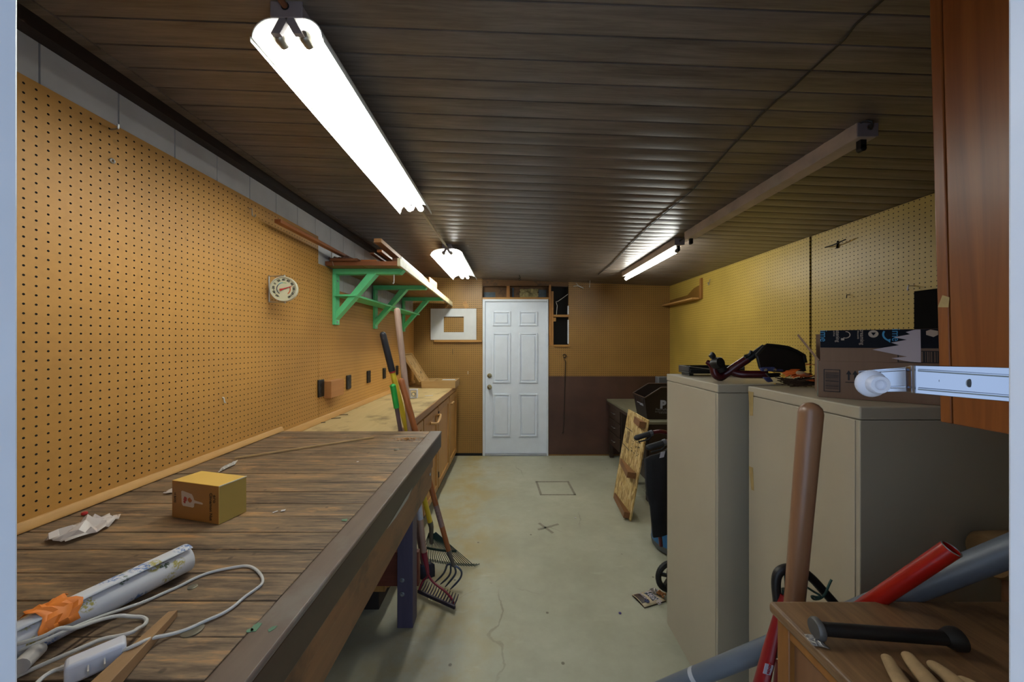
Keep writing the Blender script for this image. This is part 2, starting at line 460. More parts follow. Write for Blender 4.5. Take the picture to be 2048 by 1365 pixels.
# front wall around the open doorway the picture is taken from
JL, JR, JT = -.4104, .4136, 2.05
m = MB(); m.box((XL-.07, .16, 0), (JL-.02, YF, 2.45)); m.box((JR+.02, .16, 0), (XR+.06, YF, 2.40)); m.box((JL-.02, .16, JT+.02), (JR+.02, YF, 2.42))
struct(m.build('wall_front', SIDING))
m = MB(); m.box((JL-.02, .13, 0), (JL, YF, JT+.02)); m.box((JR, .13, 0), (JR+.02, YF, JT+.02)); m.box((JL, .13, JT), (JR, YF, JT+.02))
struct(m.build('trim_5', JAMB, bevel=.002))
# ------------------------------------------------------------------ lights
TUBE = emit("lit_tube", (0.97, 1.0, .93, 1), 31.0)
TUBE_FAR = emit('lit_tube_far', (0.97, 1.0, .93, 1), 48.0)
ENAMEL = plain('white_enamel', '#e6e6e0', .35, var=.03)
HOUSING = plain('grey_housing', '#8a8084', .5, .1, var=.15)
OLDHOUSE = plain('aged_housing', '#b8a698', .55, var=.25, scale=6)
SOCKET = plain('black_lampholder', '#121214', .4)
METALCAP = plain('aluminium_cap', '#9b968e', .3, .9)

def shop_light(label, xc, hw, y0, y1, zr, lamp):
    t = thing('shop_light', label, 'ceiling light', (xc, y0, zr), 'twin-tube shop lights over the workbench')
    zc = ceil_z(xc)
    MB().box((xc-.034, y0, zr+.050), (xc+.034, y1, zc-.001)).build('housing', HOUSING, t, bevel=.002)
    prof = []
    for k in range(9):
        a = R(90*k/8); prof.append((-hw+(hw-.036)*(1-math.cos(a)), .048*math.sin(a)))
    prof = [(-hw-.004, -.010), (-hw-.004, .0)]+prof
    full = prof+[(-x, z) for x, z in prof[::-1]]
    inner = [(x*.985, z-.0025) for x, z in full]
    m = MB(); n = len(full)
    vs = [(xc+x, yy, zr+z) for yy in (y0, y1) for x, z in full+inner]
    fs = []
    for i in range(n-1):
        fs += [(i, i+1, 2*n+i+1, 2*n+i), (n+i, 3*n+i, 3*n+i+1, n+i+1), (i, n+i, n+i+1, i+1), (2*n+i, 2*n+i+1, 3*n+i+1, 3*n+i)]
    fs += [(0, 2*n, 3*n, n), (n-1, 2*n-1, 4*n-1, 3*n-1)]
    m.add(vs, fs); m.build('reflector', ENAMEL, t, ang=30)
    pl = MB().box((xc-.040, y0-.004, zr+.044), (xc+.040, y0, zc-.001)).build('end_plate', HOUSING, t, bevel=.002)
    MB().cyl((xc-.002, y0-.0055, zr+.072), (xc-.002, y0-.002, zr+.072), .010, 16).build('cable_hole', BLACKVOID, pl)
    for s in (-1, 1):
        tx = xc+s*.0325
        for (ye, dy) in ((y0, 1), (y1, -1)):
            m = MB(); m.obox((xc+s*.006-.0115, ye-.003*dy, zr+.046), (.023,0,0), (0,.012*dy,0), (s*.022,0,-.040))
            m.build('lampholder', HOUSING, t, bevel=.001)
        b = MB().cyl((tx, y0+.04, zr+.016), (tx, y1-.012, zr+.016), .016, 16).build('tube', lamp, t)
        MB().lathe([(.0001,0),(.010,.0),(.0155,.006),(.0165,.02),(.0165,.028)], (tx, y0+.012, zr+.016), (0,1,0), 16).build('tube_cap', METALCAP, b)
    return t
ZRIM = 2.269
shop_light('long bright twin-tube shop light above the workbench, end bracket showing', -.557, .088, .895, 2.107, ZRIM, TUBE)
shop_light('short-looking bright twin-tube shop light near the white door, past the green shelf', -.553, .139, 3.10, 4.34, ZRIM, TUBE_FAR)
BRONZE = plain('bare_conduit', '#8b7a5a', .4, .6)
tag(MB().tube([(-.557, 2.106, 2.325), (-.556, 2.6, 2.330), (-.553, 3.097, 2.328)], .009, 10).build('conduit', BRONZE),
    'thin bare conduit joining the two bright shop lights along the ceiling', 'conduit')
tag(MB().tube([(-.559, YF, 2.343), (-.559, .6, 2.342), (-.559, .889, 2.341)], .008, 10).build('conduit', plain('rusty_conduit', '#7a4a2c', .5, .3)),
    'rust-brown conduit entering the end bracket of the long bright shop light', 'conduit')

def strip_light(label, y0, y1, lit):
    t = thing('strip_light', label, 'ceiling light', (1.264, y0, ceil_z(1.264)-.05), 'single-tube strip lights on the ceiling opposite the bench')
    x0, x1 = 1.2275, 1.300; zc = ceil_z(1.3); zb = zc-.050
    MB().prism([(x0, y0, zc+.004), (x0, y0, zb+.018), (x0+.004, y0, zb), (x1-.004, y0, zb), (x1, y0, zb+.018), (x1, y0, zc+.001)], (0, y1-y0, 0)).build('channel', OLDHOUSE, t, bevel=.002)
    e = MB().box((x0-.001, y0-.004, zb+.002), (x1+.001, y0, zc)).build('end_plate', HOUSING, t, bevel=.001)
    MB().lathe([(.0095,-.003),(.0095,0),(.006,0)], (1.2685, y0-.004, zb+.032), (0,1,0), 14).build('grommet', METALCAP, e)
    for ye in (y0+.012, y1-.03):
        m = MB(); m.box((1.253, ye, zb-.030), (1.275, ye+.018, zb)); m.cyl((1.264, ye, zb-.030), (1.264, ye+.018, zb-.030), .012, 14)
        m.build('lampholder', SOCKET, t, bevel=.001)
    if lit:
        b = MB().cyl((1.264, y0+.05, zb-.030), (1.264, y1-.03, zb-.030), .016, 16).build('tube', TUBE_FAR, t)
        MB().cyl((1.264, y0+.032, zb-.030), (1.264, y0+.052, zb-.030), .0165, 16).build('tube_cap', METALCAP, b)
    else:
        for k, yy in enumerate((.37, .5, .66)):
            pass
    return t
strip_light('empty old strip light with no tube, above the tan cabinets', 1.278, 2.55, False)
strip_light('lit strip light with one glowing tube, beyond the empty one', 2.70, 3.985, True)
tag(MB().tube([V(1.268,1.276,2.262), V(1.266,1.262,2.266), V(1.258,1.255,2.278), V(1.245,1.262,2.286), V(1.23,1.29,2.287)], .0035, 8).build('power_cable', plain('dark_cable', '#2a2320', .5)),
    'short dark cable looping into the end of the empty strip light', 'cable')
tag(MB().tube([V(1.264,2.553,2.268), V(1.262,2.62,2.272), V(1.264,2.697,2.268)], .006, 8).build('power_cable', _cache['dark_cable']),
    'short dark cable joining the empty strip light to the lit one', 'cable')
# the thin loose wire stapled along the ceiling
wp = []
for px, py in ((1768,-2), (1712,48), (1690,78), (1655,110), (1610,152), (1590,172), (1555,200), (1520,232), (1500,255), (1460,297), (1440,320), (1408,356), (1385,381), (1350,410), (1300,452), (1260,490), (1225,527), (1196,550)):
    d = 1.0
    z = ceil_z(.6)-.004
    for _ in range(6):
        q = P(px, py, d); z = ceil_z(q.x)-.005; d = (z-ZC)*F/(CY-py)
    wp.append(P(px, py, d))
tag(MB().tube(wp, .0028, 6).build('ceiling_wire', plain('black_wire', '#151412', .5)), 'thin black wire running slantwise along the plank ceiling', 'wire')

# daylight behind the open doorway, and a faint sky fill
w = bpy.data.worlds.new('World'); bpy.context.scene.world = w; w.use_nodes = True
bg = w.node_tree.nodes['Background']; bg.inputs[0].default_value = (.58, .75, 1.0, 1); bg.inputs[1].default_value = 1.5

cam = bpy.data.cameras.new('camera'); co = bpy.data.objects.new('camera', cam); COL.objects.link(co)
cam.sensor_width = 36; cam.lens = F/2048*36; cam.clip_start = .01
co.location = (0, 0, ZC); co.rotation_euler = (R(90), 0, 0)
cam.shift_x = (1024-CX)/2048; cam.shift_y = (CY-682.5)/2048
bpy.context.scene.camera = co
sc = bpy.context.scene
sc.view_settings.view_transform = 'Standard'; sc.view_settings.look = 'None'; sc.view_settings.exposure = 0; sc.view_settings.gamma = 1.06
sc.cycles.max_bounces = 8; sc.cycles.diffuse_bounces = 5
# ------------------------------------------------------------------ workbench
def bench_mat():
    m = Mat('weathered_bench_top', .55, 0, .35); v = m.coord((.09, 1, 1)); w = m.coord()
    g = m.noise(v, 42, 7, .68, .5); g2 = m.noise(v, 150, 4, .7, .2)
    f = m.math('ADD', m.math('MULTIPLY', g, .6), m.math('MULTIPLY', g2, .4))
    bare = m.ramp(f, [(.36, C('#744a2b')), (.5, C('#9f6d3e')), (.66, C('#bd8c57'))])
    worn = m.ramp(f, [(.37, C('#30261d')), (.47, C('#604d3b')), (.56, C('#7d654c')), (.66, C('#ad7f4f'))])
    sp = m.n('ShaderNodeSeparateXYZ', {0: w})
    edge = m.math('ADD', sp.outputs[0], m.math('MULTIPLY', m.math('SUBTRACT', m.noise(w, 2.2, 4), .5), .7))
    k = m.ramp(m.math('MULTIPLY_ADD', edge, 1.0, 1.06), [(.02, BW(0)), (.32, BW(1))])
    col = m.mix(k, bare, worn)
    col = m.mix(m.ramp(m.noise(w, 4.2, 6, .7), [(.54, BW(0)), (.76, BW(.7))]), col, C('#352820'))
    col = m.mix(m.ramp(m.noise(m.coord((.5,1.6,1)), 7, 5, .7), [(.60, BW(0)), (.72, BW(.6))]), col, C('#c08d55'))
    vo = m.n('ShaderNodeTexVoronoi', {'Vector': w, 'Scale': 14.0}).outputs[0]
    col = m.mix(m.ramp(vo, [(.05, BW(.6)), (.09, BW(0))]), col, C('#1c1410'))
    m.color(col); m.bump(f, .45, .002)
    return m.m
BENCH = bench_mat()
EDGE = wood('dark_edge_board', '#6f5d50', '#4c3b31', 'Y', 9, .42, stain='#6d655c', spec=.5)
EDGE_F = wood('dark_edge_face', '#3f2415', '#221008', 'Y', 9, .4, spec=.5)
APRON = wood('brown_apron', '#8d5d34', '#5e391b', 'Y', 9, .45, stain='#33190b')
LEGM = wood('purple_black_leg', '#5a5266', '#3d3648', 'Z', 10, .55)
REDWOOD = wood('red_brown_board', '#7a3d2b', '#532618', 'X', 14, .5)
STEEL = plain('bolt_steel', '#a9b0ba', .3, .9)
ZB = 1.010; YE = 2.016; YN = .36; BXI, BXO = -.452, -.387

wbn = thing('workbench', 'long scarred plank workbench with dark front edge under the big pegboard', 'workbench', (-.85, 1.2, 0))
tb = MB(); y = YN; k = 0; rnd = random.Random(3)
while y < YE-.001:
    wd = (.083, .088, .079, .086)[k % 4]; y1 = min(y+wd, YE)
    if YE-y1 < .03: y1 = YE
    tb.box((XL+.003, y+.0012, ZB-.04+rnd.uniform(-.0006, .0)), (BXI-.001, y1-.0012, ZB-rnd.uniform(0, .0014)))
    y = y1; k += 1
tb.build('tabletop', BENCH, wbn, bevel=.0016)
MB().box((BXI, YN, ZB-.012), (BXO, YE+.002, ZB+.001)).build('edge_board', EDGE, wbn, bevel=.004)
MB().box((BXI+.004, YN, ZB-.088), (BXO-.003, YE, ZB-.0125)).build('edge_face', EDGE_F, wbn, bevel=.003)
ap = MB(); ap.box((BXI-.02, YN, .815), (BXI+.018, YE-.012, ZB-.089)); ap.box((BXI-.02, YN, .712), (BXI+.014, YE-.03, .8135))
ap.build('apron', APRON, wbn, bevel=.002)
MB().box((XL+.02, YE-.05, .80), (BXI-.021, YE-.012, ZB-.042)).build('end_apron', APRON, wbn, bevel=.002)
for (x0, y0) in ((-.600, 1.896), (-.600, .46), (-1.25, 1.896), (-1.25, .46)):
    lg = MB().box((x0, y0, 0), (x0+.083, y0+.083, ZB-.042)).build('leg', LEGM, wbn, bevel=.003)
    if (x0, y0) == (-.600, 1.896):
        for py in (1161, 1189):
            b = P(804.5, py, 1.895)
            MB().lathe([(.0125, 0), (.0125, -.002), (.007, -.003), (.006, -.010), (.001, -.011)], b, (0,1,0), 12).build('bolt', STEEL, lg)
MB().box((-1.2, 1.98, .165), (-.508, 2.016, .352)).build('stretcher', REDWOOD, wbn, bevel=.002)
MB().box((-1.2, .40, .165), (-.50, .44, .352)).build('stretcher', REDWOOD, wbn, bevel=.002)
for (px, py) in ((860, 957), (857, 948), (861, 935)):
    pass
for y0, z0 in ((1.93, .80), (1.95, .905), (1.70, .905)):
    MB().lathe([(.009, 0), (.008, .003), (.001, .004)], (BXI+.018, y0, z0), (1,0,0), 12).build('screw_head', STEEL, wbn)
PAINTCHIP = plain('pale_paint_chip', '#a8a79c', .6, var=.2)
MB().prism([(BXO-.0025, 1.13, .922), (BXO-.0025, 1.17, .925), (BXO-.0025, 1.42, .936), (BXO-.0025, 1.36, .918), (BXO-.0025, 1.22, .916)], (.0008, 0, 0)).build('paint_scrape', PAINTCHIP, wbn)
GREENCHIP = plain('green_paint_fleck', '#4f7a5c', .6, var=.3)
for (px, py, rr) in ((690,1041,.009), (512,1255,.012), (545,1258,.007), (500,1262,.006)):
    c0 = onZ(px, py, ZB+.0013); rnd = random.Random(px)
    MB().prism([c0+Vector((math.cos(a)*rr*rnd.uniform(.5, 1.2), math.sin(a)*rr*rnd.uniform(.5, 1.3), 0)) for a in [k*.9 for k in range(7)]], (0,0,.0006)).build('paint_fleck', GREENCHIP, wbn)
for (px, py, rr) in ((385,1262,.016), (385,1175,.0085), (793,900,.012)):
    c0 = onZ(px, py, ZB); MB().lathe([(rr, 0), (rr, .0012), (rr*.8, .002), (.001, .002)], c0, (0,0,1), 18).build('bench_plug', plain('dull_metal_plug', '#6f6a5c', .4, .6), wbn)

# ------------------------------------------------------------------ base cabinets and worktop beyond the bench
ZW = .965
COUNTER = wood('worn_plywood_worktop', '#c5ad7c', '#a78f5f', 'Y', 7, .5, stain='#6e5836', contrast=.3)
CABW = wood('honey_cabinet_wood', '#bd8b4b', '#92652f', 'Z', 13, .42, knots=0)
CABF = wood('honey_rail_wood', '#a97840', '#7e5426', 'Y', 13, .42)
CABP = wood('pale_panel_wood', '#c8924c', '#9a6a30', 'Z', 11, .42)
DARKK = plain('dark_toe_kick', '#231a14', .8)
wt = MB().box((XL+.002, YE+.004, ZW-.035), (-.695, 4.60, ZW)).build('worktop', COUNTER, bevel=.003)
tag(wt, 'dusty pale plywood worktop running on from the end of the scarred workbench', 'worktop')
MB().box((-.695, YE+.004, ZW-.05), (-.683, 4.60, ZW-.001)).build('front_edge', CABF, wt, bevel=.002)
PULL = plain('turned_wood_pull', '#b3874f', .4, var=.1)
units = ((2.03, 2.85, 'first brown base cabinet beside the tool handles, mostly hidden by the workbench', 0),
         (2.852, 3.42, 'brown base cabinet with a bowed wooden pull, next past the tool handles', 1),
         (3.422, 4.06, 'brown base cabinet with a single tall door in the middle of the run', 2),
         (4.062, 4.59, 'brown base cabinet with twin round knobs at the far end of the run', 3))
for (a, b, lab, k) in units:
    t = thing('base_cabinet', lab, 'cabinet', (-1.0, (a+b)/2, 0), 'base cabinets under the plywood worktop')
    MB().box((XL+.01, a, .10), (-.722, b, ZW-.036)).build('carcass', CABW, t)
    MB().box((XL+.05, a, 0), (-.745, b, .0995)).build('toe_kick', DARKK, t)
    xf = -.722
    m = MB(); m.box((xf, a, .10), (xf+.012, a+.03, ZW-.05)); m.box((xf, b-.03, .10), (xf+.012, b, ZW-.05)); m.box((xf, a+.03, ZW-.09), (xf+.012, b-.03, ZW-.05)); m.box((xf, a+.03, .10), (xf+.012, b-.03, .13))
    m.build('face_frame', CABF, t)
    d = MB(); x0, x1 = xf+.0125, xf+.031; ya, yb, za, zb = a+.012, b-.012, .115, ZW-.072; s = .06
    d.box((x0, ya, za), (x1, ya+s, zb)); d.box((x0, yb-s, za), (x1, yb, zb)); d.box((x0, ya+s, za), (x1, yb-s, za+s)); d.box((x0, ya+s, zb-s), (x1, yb-s, zb))
    dr = d.build('door', CABW, t, bevel=.003)
    MB().box((x0, ya+s-.001, za+s-.001), (x0+.008, yb-s+.001, zb-s+.001)).build('door_panel', CABP, dr)
    if k == 1:
        zz = .815; y0 = b-.33
        m = MB(); m.tube([(x1, y0, zz-.005), (x1+.03, y0+.02, zz-.012), (x1+.045, y0+.08, zz-.02), (x1+.05, y0+.15, zz), (x1+.045, y0+.22, zz+.02), (x1+.03, y0+.28, zz+.012), (x1, y0+.30, zz+.005)], [.012, .012, .010, .014, .010, .012, .012], 10)
        m.build('bow_pull', PULL, dr)
    if k == 3:
        for yy in (a+.035, a+.13):
            MB().lathe([(.006, 0), (.006, .012), (.014, .02), (.014, .03), (.001, .036)], (x1, yy, .808), (1,0,0), 14).build('knob', PULL, dr)
    if k == 2:
        for zz in (.80, .22):
            MB().box((x1, ya-.012, zz), (x1+.006, ya+.01, zz+.05)).build('hinge', SOCKET, dr)

# ------------------------------------------------------------------ outlets and wall block
OUTL = plain('black_outlet_plate', '#15130f', .4)
OUTS = plain('black_outlet_face', '#080808', .3)
for (px, pyt, pyb, lab) in ((634.5, 761, 796, 'black outlet plate beside the tan wooden wall block, farther from the shelf'),
                       (692, 751.5, 779.5, 'black outlet plate just past the tan wooden wall block'),
                       (733, 742.5, 767, 'black outlet plate second along from the tan wooden wall block'),
                       (765, 737, 758.5, 'black outlet plate behind the black rake grip, slightly crooked'),
                       (791, 732, 751, 'black outlet plate between rake handle and pale handle, last of the row')):
    d = XL*F/(px-CX); z0 = ZC-(pyb-CY)*d/F; z1 = ZC-(pyt-CY)*d/F
    t = thing('wall_outlet', lab, 'outlet', (XL, d+.035, z0), 'black outlets along the pegboard over the worktop')
    MB().box((XL, d, z0), (XL+.012, d+.07, z1)).build('cover_plate', OUTL, t, bevel=.003)
    zm = (z0+z1)/2
    for s in (-.022, .022):
        MB().lathe([(.016, .012), (.016, .0135), (.001, .0137)], (XL, d+.035, zm+s), (1,0,0), 14).build('receptacle', OUTS, t)
d = XL*F/(648-CX)
tag(MB().obox((XL, d, 1.122), (.05,0,0), (0,.19,0), (0,0,.116)).build('wall_block', wood('tan_block', '#b98049', '#965f33', 'Y', 8, .5), bevel=.002),
    'tan wooden block fixed on the pegboard between two black outlets', 'block')

# ------------------------------------------------------------------ green brackets and the shelf
GREEN = plain('green_paint', '#62d68f', .4, var=.10, scale=6)
SHELFW = wood('brown_shelf_board', '#9c6a33', '#7a4d22', 'Y', 10, .45)
SHELFE = wood('red_shelf_end', '#87502f', '#683a1e', 'X', 10, .5)
FASC = wood('pale_fascia', '#d8d2b4', '#a99d70', 'Y', 8, .5, stain='#8b7d50')
ZS = 2.040
def bracket(y, lab):
    t = thing('shelf_bracket', lab, 'bracket', (XL, y, 1.635), 'green wooden brackets under the wall shelf')
    w = .068
    MB().box((XL, y, 1.635), (XL+.021, y+w, ZS-.0385)).build('upright', GREEN, t, bevel=.002)
    MB().prism([(XL, y+.004, ZS-.038), (-.805, y+.004, ZS-.038), (-.778, y+.004, ZS-.012), (-.778, y+.004, ZS), (XL, y+.004, ZS)], (0, w-.008, 0)).build('arm', GREEN, t, bevel=.002)
    MB().prism([(XL+.0215, y+.002, 1.672), (XL+.0215, y+.002, 1.725), (-1.045+.005, y+.002, ZS-.0385), (-.975, y+.002, ZS-.0385)], (0, w-.004, 0)).build('brace', GREEN, t, bevel=.002)
    for zz in (1.655, 1.955):
        MB().lathe([(.009, 0), (.008, .003), (.001, .004)], (XL+.021, y+w/2, zz), (1,0,0), 10).build('bolt', STEEL, t)
for y, lab in ((2.596, 'green wooden shelf bracket with a white hook beside it, nearest the thermometer'),
               (3.36, 'green wooden shelf bracket in the middle of the three'),
               (4.257, 'green wooden shelf bracket closest to the back wall')):
    bracket(y, lab)
tag(MB().box((XL+.0215, 2.58, 1.838), (-1.115, 4.40, 1.852)).build('ledge_board', GREEN, bevel=.002), 'narrow green board resting across the three green brackets', 'shelf')
sh = thing('wall_shelf', 'brown board shelf with a pale front strip lying on the green brackets', 'shelf', (-1.03, 3.6, ZS))
MB().box((XL+.001, 2.50, ZS+.0005), (-1.04, 4.70, ZS+.024)).build('shelf_board', SHELFW, sh, bevel=.002)
MB().box((-1.037, 2.50, ZS+.0005), (-.788, 4.70, ZS+.024)).build('shelf_board', SHELFW, sh, bevel=.002)
MB().box((XL+.001, 2.494, ZS+.0005), (-.788, 2.4995, ZS+.030)).build('end_strip', SHELFE, sh, bevel=.001)
MB().prism([(-.787, 2.49, ZS-.004), (-.787, 4.72, ZS-.06), (-.787, 4.72, ZS-.006), (-.787, 2.49, ZS+.052)], (.021, 0, 0)).build('fascia', FASC, sh, bevel=.002)
tag(MB().tube([P(788,550,2.60), P(788,566,2.60), P(786.6,568,2.60), P(785.5,566,2.60)], .0035, 8).build('wire_hook', plain('white_coated_wire', '#c9c7c4', .4)), 'white wire hook hanging under the end of the brown shelf', 'hook')

# scrap mouldings on the shelf
RW = wood('red_moulding', '#a2602f', '#7a421f', 'Y', 12, .5)
RW2 = wood('dull_moulding', '#7a4a2c', '#57311c', 'Y', 12, .55)
PALE = wood('pale_strip', '#c69a6c', '#9b6c41', 'Y', 10, .5)
G = 'scrap mouldings piled on the brown shelf'
def strip(p, q, w, h, m, lab, up=(0,0,1)):
    tag(MB().bar(p, q, w, h, up).build('wood_moulding', m, bevel=.002), lab, 'moulding', G)
a = P(555, 442, 1.86); b = V(-1.20, 3.35, ZS+.085); strip(a, b, .034, .020, RW, 'long reddish moulding poking out past the shelf end over the pegboard')
z = ZS+.024
strip(V(-1.15, 2.47, z+.012), V(-1.13, 4.2, z+.012), .19, .018, RW2, 'wide flat red-brown board lying on the shelf by the crumpled foil')
strip(V(-.99, 2.50, z+.011), V(-.97, 4.3, z+.011), .11, .014, RW, 'flat reddish board lying along the middle of the shelf')
strip(V(-.905, 2.44, z+.136), V(-.90, 3.9, z+.085), .05, .028, PALE, 'thick pale-ended plank topmost on the shelf pile')
strip(V(-.915, 2.50, z+.080), V(-.91, 3.9, z+.035), .035, .018, RW, 'slim reddish strip under the pale-ended plank')
strip(V(-.985, 2.55, z+.075), V(-.96, 4.0, z+.035), .03, .014, RW2, 'thin dull strip propped on the shelf pile against the grey siding')
strip(V(-.845, 2.62, z+.030), V(-.84, 3.8, z+.03), .04, .055, RW2, 'short dark block-like moulding against the pale shelf front')
strip(V(-.806, 2.64, z+.05), V(-.806, 3.3, z+.032), .006, .05, plain('white_edged_strip', '#cfc9bb', .5), 'thin white-edged strip standing against the shelf front')
strip(V(-.806, 3.55, z+.045), V(-.806, 3.9, z+.045), .010, .085, PALE, 'small pale offcut standing upright near the far shelf end')
FOIL = plain('crumpled_brown_foil', '#6e5145', .35, .3, var=.5, scale=40)
tag(MB().crumple((-1.27, 2.50, z+.022), (.16,0,0), (0,.14,0), (0,0,1), .055, 11, 9).build('foil_scrap', FOIL, ang=20, solid=.001), 'crumpled silvery brown foil scrap at the wall end of the shelf', 'scrap')
tag(MB().tube([P(664,498,2.488), P(663,512,2.487), P(664,520,2.488), P(667,533,2.486)], .0025, 6).build('twine_end', plain('grey_twine', '#8a8172', .9)), 'frayed grey twine dangling over the shelf end', 'twine')

# ------------------------------------------------------------------ thermometer
tc = P(566.5, 578, 1.90); TR_ = .066
th = thing('dial_thermometer', 'round cream dial thermometer with red needle on a wall bracket', 'thermometer', tuple(tc))
CREAM = plain('cream_dial', '#d6d3b0', .45, var=.03); RIM = plain('cream_rim', '#c9c4ad', .4, var=.05); INK = plain('black_ink', '#17171a', .6, var=0)
ax = Vector((.22, -1, -.04)).normalized(); ux = Vector((0,0,1)).cross(ax)*-1; ux = ax.cross(Vector((0,0,1))).normalized()*1
uu = Vector((-ax.y, ax.x, 0)).normalized(); uu = uu if uu.x > 0 else -uu; vv = ax.cross(uu)
vv = vv if vv.z > 0 else -vv
MB().lathe([(.001, -.030), (TR_*.96, -.030), (TR_, -.022), (TR_, -.004), (TR_*.985, 0), (TR_*.92, 0), (TR_*.91, -.006), (.001, -.006)], tc, ax, 40).build('case', RIM, th)
df = MB().lathe([(TR_*.905, -.0055), (.001, -.0050)], tc, ax, 40).build('dial', CREAM, th)
o = tc+ax*-.0045
def dial(a, r): return o+uu*(math.cos(R(a))*r)+vv*(math.sin(R(a))*r)
m = MB()
for k in range(11):
    a = 232-k*28.4; r = TR_*.72; p = dial(a, r); s = str(-60+20*k)
    ru = uu*math.sin(R(a))-vv*math.cos(R(a)); rv = uu*math.cos(R(a))+vv*math.sin(R(a))
    m.text(s, p-rv*.004, ru, rv, .015, 'CENTER', bold=.0005)
m.build('numerals', INK, df, smooth=False)
def arc(a0, a1, r0, r1):
    m = MB(); n = 14; vs = []
    for k in range(n+1):
        a = a0+(a1-a0)*k/n; vs += [dial(a, r0), dial(a, r1)]
    return m.add(vs, [(2*k, 2*k+1, 2*k+3, 2*k+2) for k in range(n)])
arc(232, 140, TR_*.46, TR_*.52).build('blue_scale', plain('navy_ink', '#2a3350', .6, var=0), df)
arc(140, 95, TR_*.46, TR_*.52).build('cyan_scale', plain('cyan_ink', '#3f93a5', .6, var=0), df)
arc(95, 65, TR_*.46, TR_*.52).build('green_scale', plain('lime_ink', '#93b779', .6, var=0), df)
arc(25, -52, TR_*.44, TR_*.52).build('orange_scale', plain('orange_ink', '#cf6a36', .6, var=0), df)
nd = ax*.003
a = 20; m = MB(); tip = dial(a, TR_*.66)+nd; tail = dial(a+180, TR_*.28)+nd; sd = uu*-math.sin(R(a))+vv*math.cos(R(a))
m.prism([tail-sd*.006, tail+sd*.006, o+nd+sd*.003, tip+sd*.0012, tip-sd*.0012, o+nd-sd*.003], ax*.001)
m.build('needle', plain('red_needle', '#c02a2a', .5, var=0), th)
ALU = plain('bracket_aluminium', '#b5b1aa', .35, .8)
w0 = Vector((XL+.002, tc.y-.035, tc.z)); m = MB()
m.tube([o+vv*.070-ax*.014, Vector((XL+.006, tc.y+.01, tc.z+.068)), Vector((XL+.006, tc.y+.01, tc.z-.068)), o-vv*.070-ax*.014], .0042, 8)
m.build('bracket', ALU, th)
for s in (-1, 1):
    MB().cyl(o+vv*.064*s-ax*.014, o+vv*.075*s-ax*.014, .005, 10).build('pivot_screw', ALU, th)
# ------------------------------------------------------------------ things lying on the workbench
# yellow carton
fb = onZ(438, 1050.6, ZB); lb = onZ(344.2, 1035.2, ZB)
eu = (fb-lb); WU = eu.length; eu.normalize(); ew = Vector((-eu.y, eu.x, 0)); hh = .105; dd = .078
GOLD = plain('gold_card', '#cfa650', .45, var=.04); GOLD2 = plain('gold_card_side', '#b8913a', .4, var=.05)
ct = thing('carton', 'small golden-yellow carton with a white pan picture, standing on the workbench', 'box', tuple(lb+Vector((0,0,.0005))))
bs = lb+Vector((0,0,.0005))
MB().obox(bs, eu*WU, ew*dd, Vector((0,0,hh))).build('body', GOLD, ct, bevel=.0012)
MB().obox(bs+eu*(WU-.001)+Vector((0,0,hh-.002))-ew*.0002, eu*.0022, ew*(dd+.0002), Vector((0,0,.0024))).build('worn_edge', plain('white_card_edge', '#d8d3bd', .6), ct)
MB().obox(bs+eu*.001-ew*.0004+Vector((0,0,.001)), eu*(WU-.002), ew*.0004, Vector((0,0,hh-.002))).build('shaded_face', plain('gold_front_shade', '#93622a', .45, var=.04), ct)  # darker overlay: the front's shade put into the card colour
MB().obox(bs+eu*WU+ew*.001+Vector((0,0,.001)), eu*.0004, ew*(dd-.002), Vector((0,0,hh-.003))).build('shaded_end_face', plain('gold_end_shade', '#a08744', .4, var=.04), ct)  # overlay with the end's shade mixed into its gold
fo = bs-ew*.0008                        # printed face, u along eu, up z
U = lambda a, b: fo+eu*(a*WU)+Vector((0,0,b*hh))
WHT = plain('printed_white', '#b9a796', .5, var=.05)
def poly(pts, off=0): return MB().prism([U(a, b)-ew*off for a, b in pts], -ew*.0003)
poly([(.21,.74),(.235,.76),(.44,.70),(.47,.63),(.49,.55),(.52,.54),(.66,.51),(.675,.485),(.66,.465),(.52,.475),(.49,.46),(.485,.37),(.46,.345),(.25,.36),(.225,.40)]).build('pan_picture', WHT, ct)
RED = plain('printed_red', '#9c2a22', .5); RUST = plain('printed_rust', '#a4551f', .5)
def blob(a, b, r, seed, m, nm):
    rnd = random.Random(seed); poly([(a+math.cos(t*.7)*r*rnd.uniform(.7, 1.2), b+math.sin(t*.7)*r*1.55*rnd.uniform(.7, 1.2)) for t in range(9)], .0004).build(nm, m, ct)
blob(.30, .55, .042, 1, RED, 'food_picture'); blob(.395, .54, .042, 2, RUST, 'food_picture'); blob(.285, .47, .025, 4, RED, 'food_picture')
INKB = plain('brown_print', '#2e1c0c', .6, var=0)
dn = Vector((0,0,-1))
MB().text('ero', U(.885, .76), dn, eu, .016).build('lettering', INKB, ct, smooth=False)
MB().text('Cinnamon Nut', U(.815, .80), dn, eu, .0125, bold=.0003).build('lettering', INKB, ct, smooth=False)
MB().text('14 BARS', U(.055, .70), dn, eu, .0085).build('lettering', INKB, ct, smooth=False)

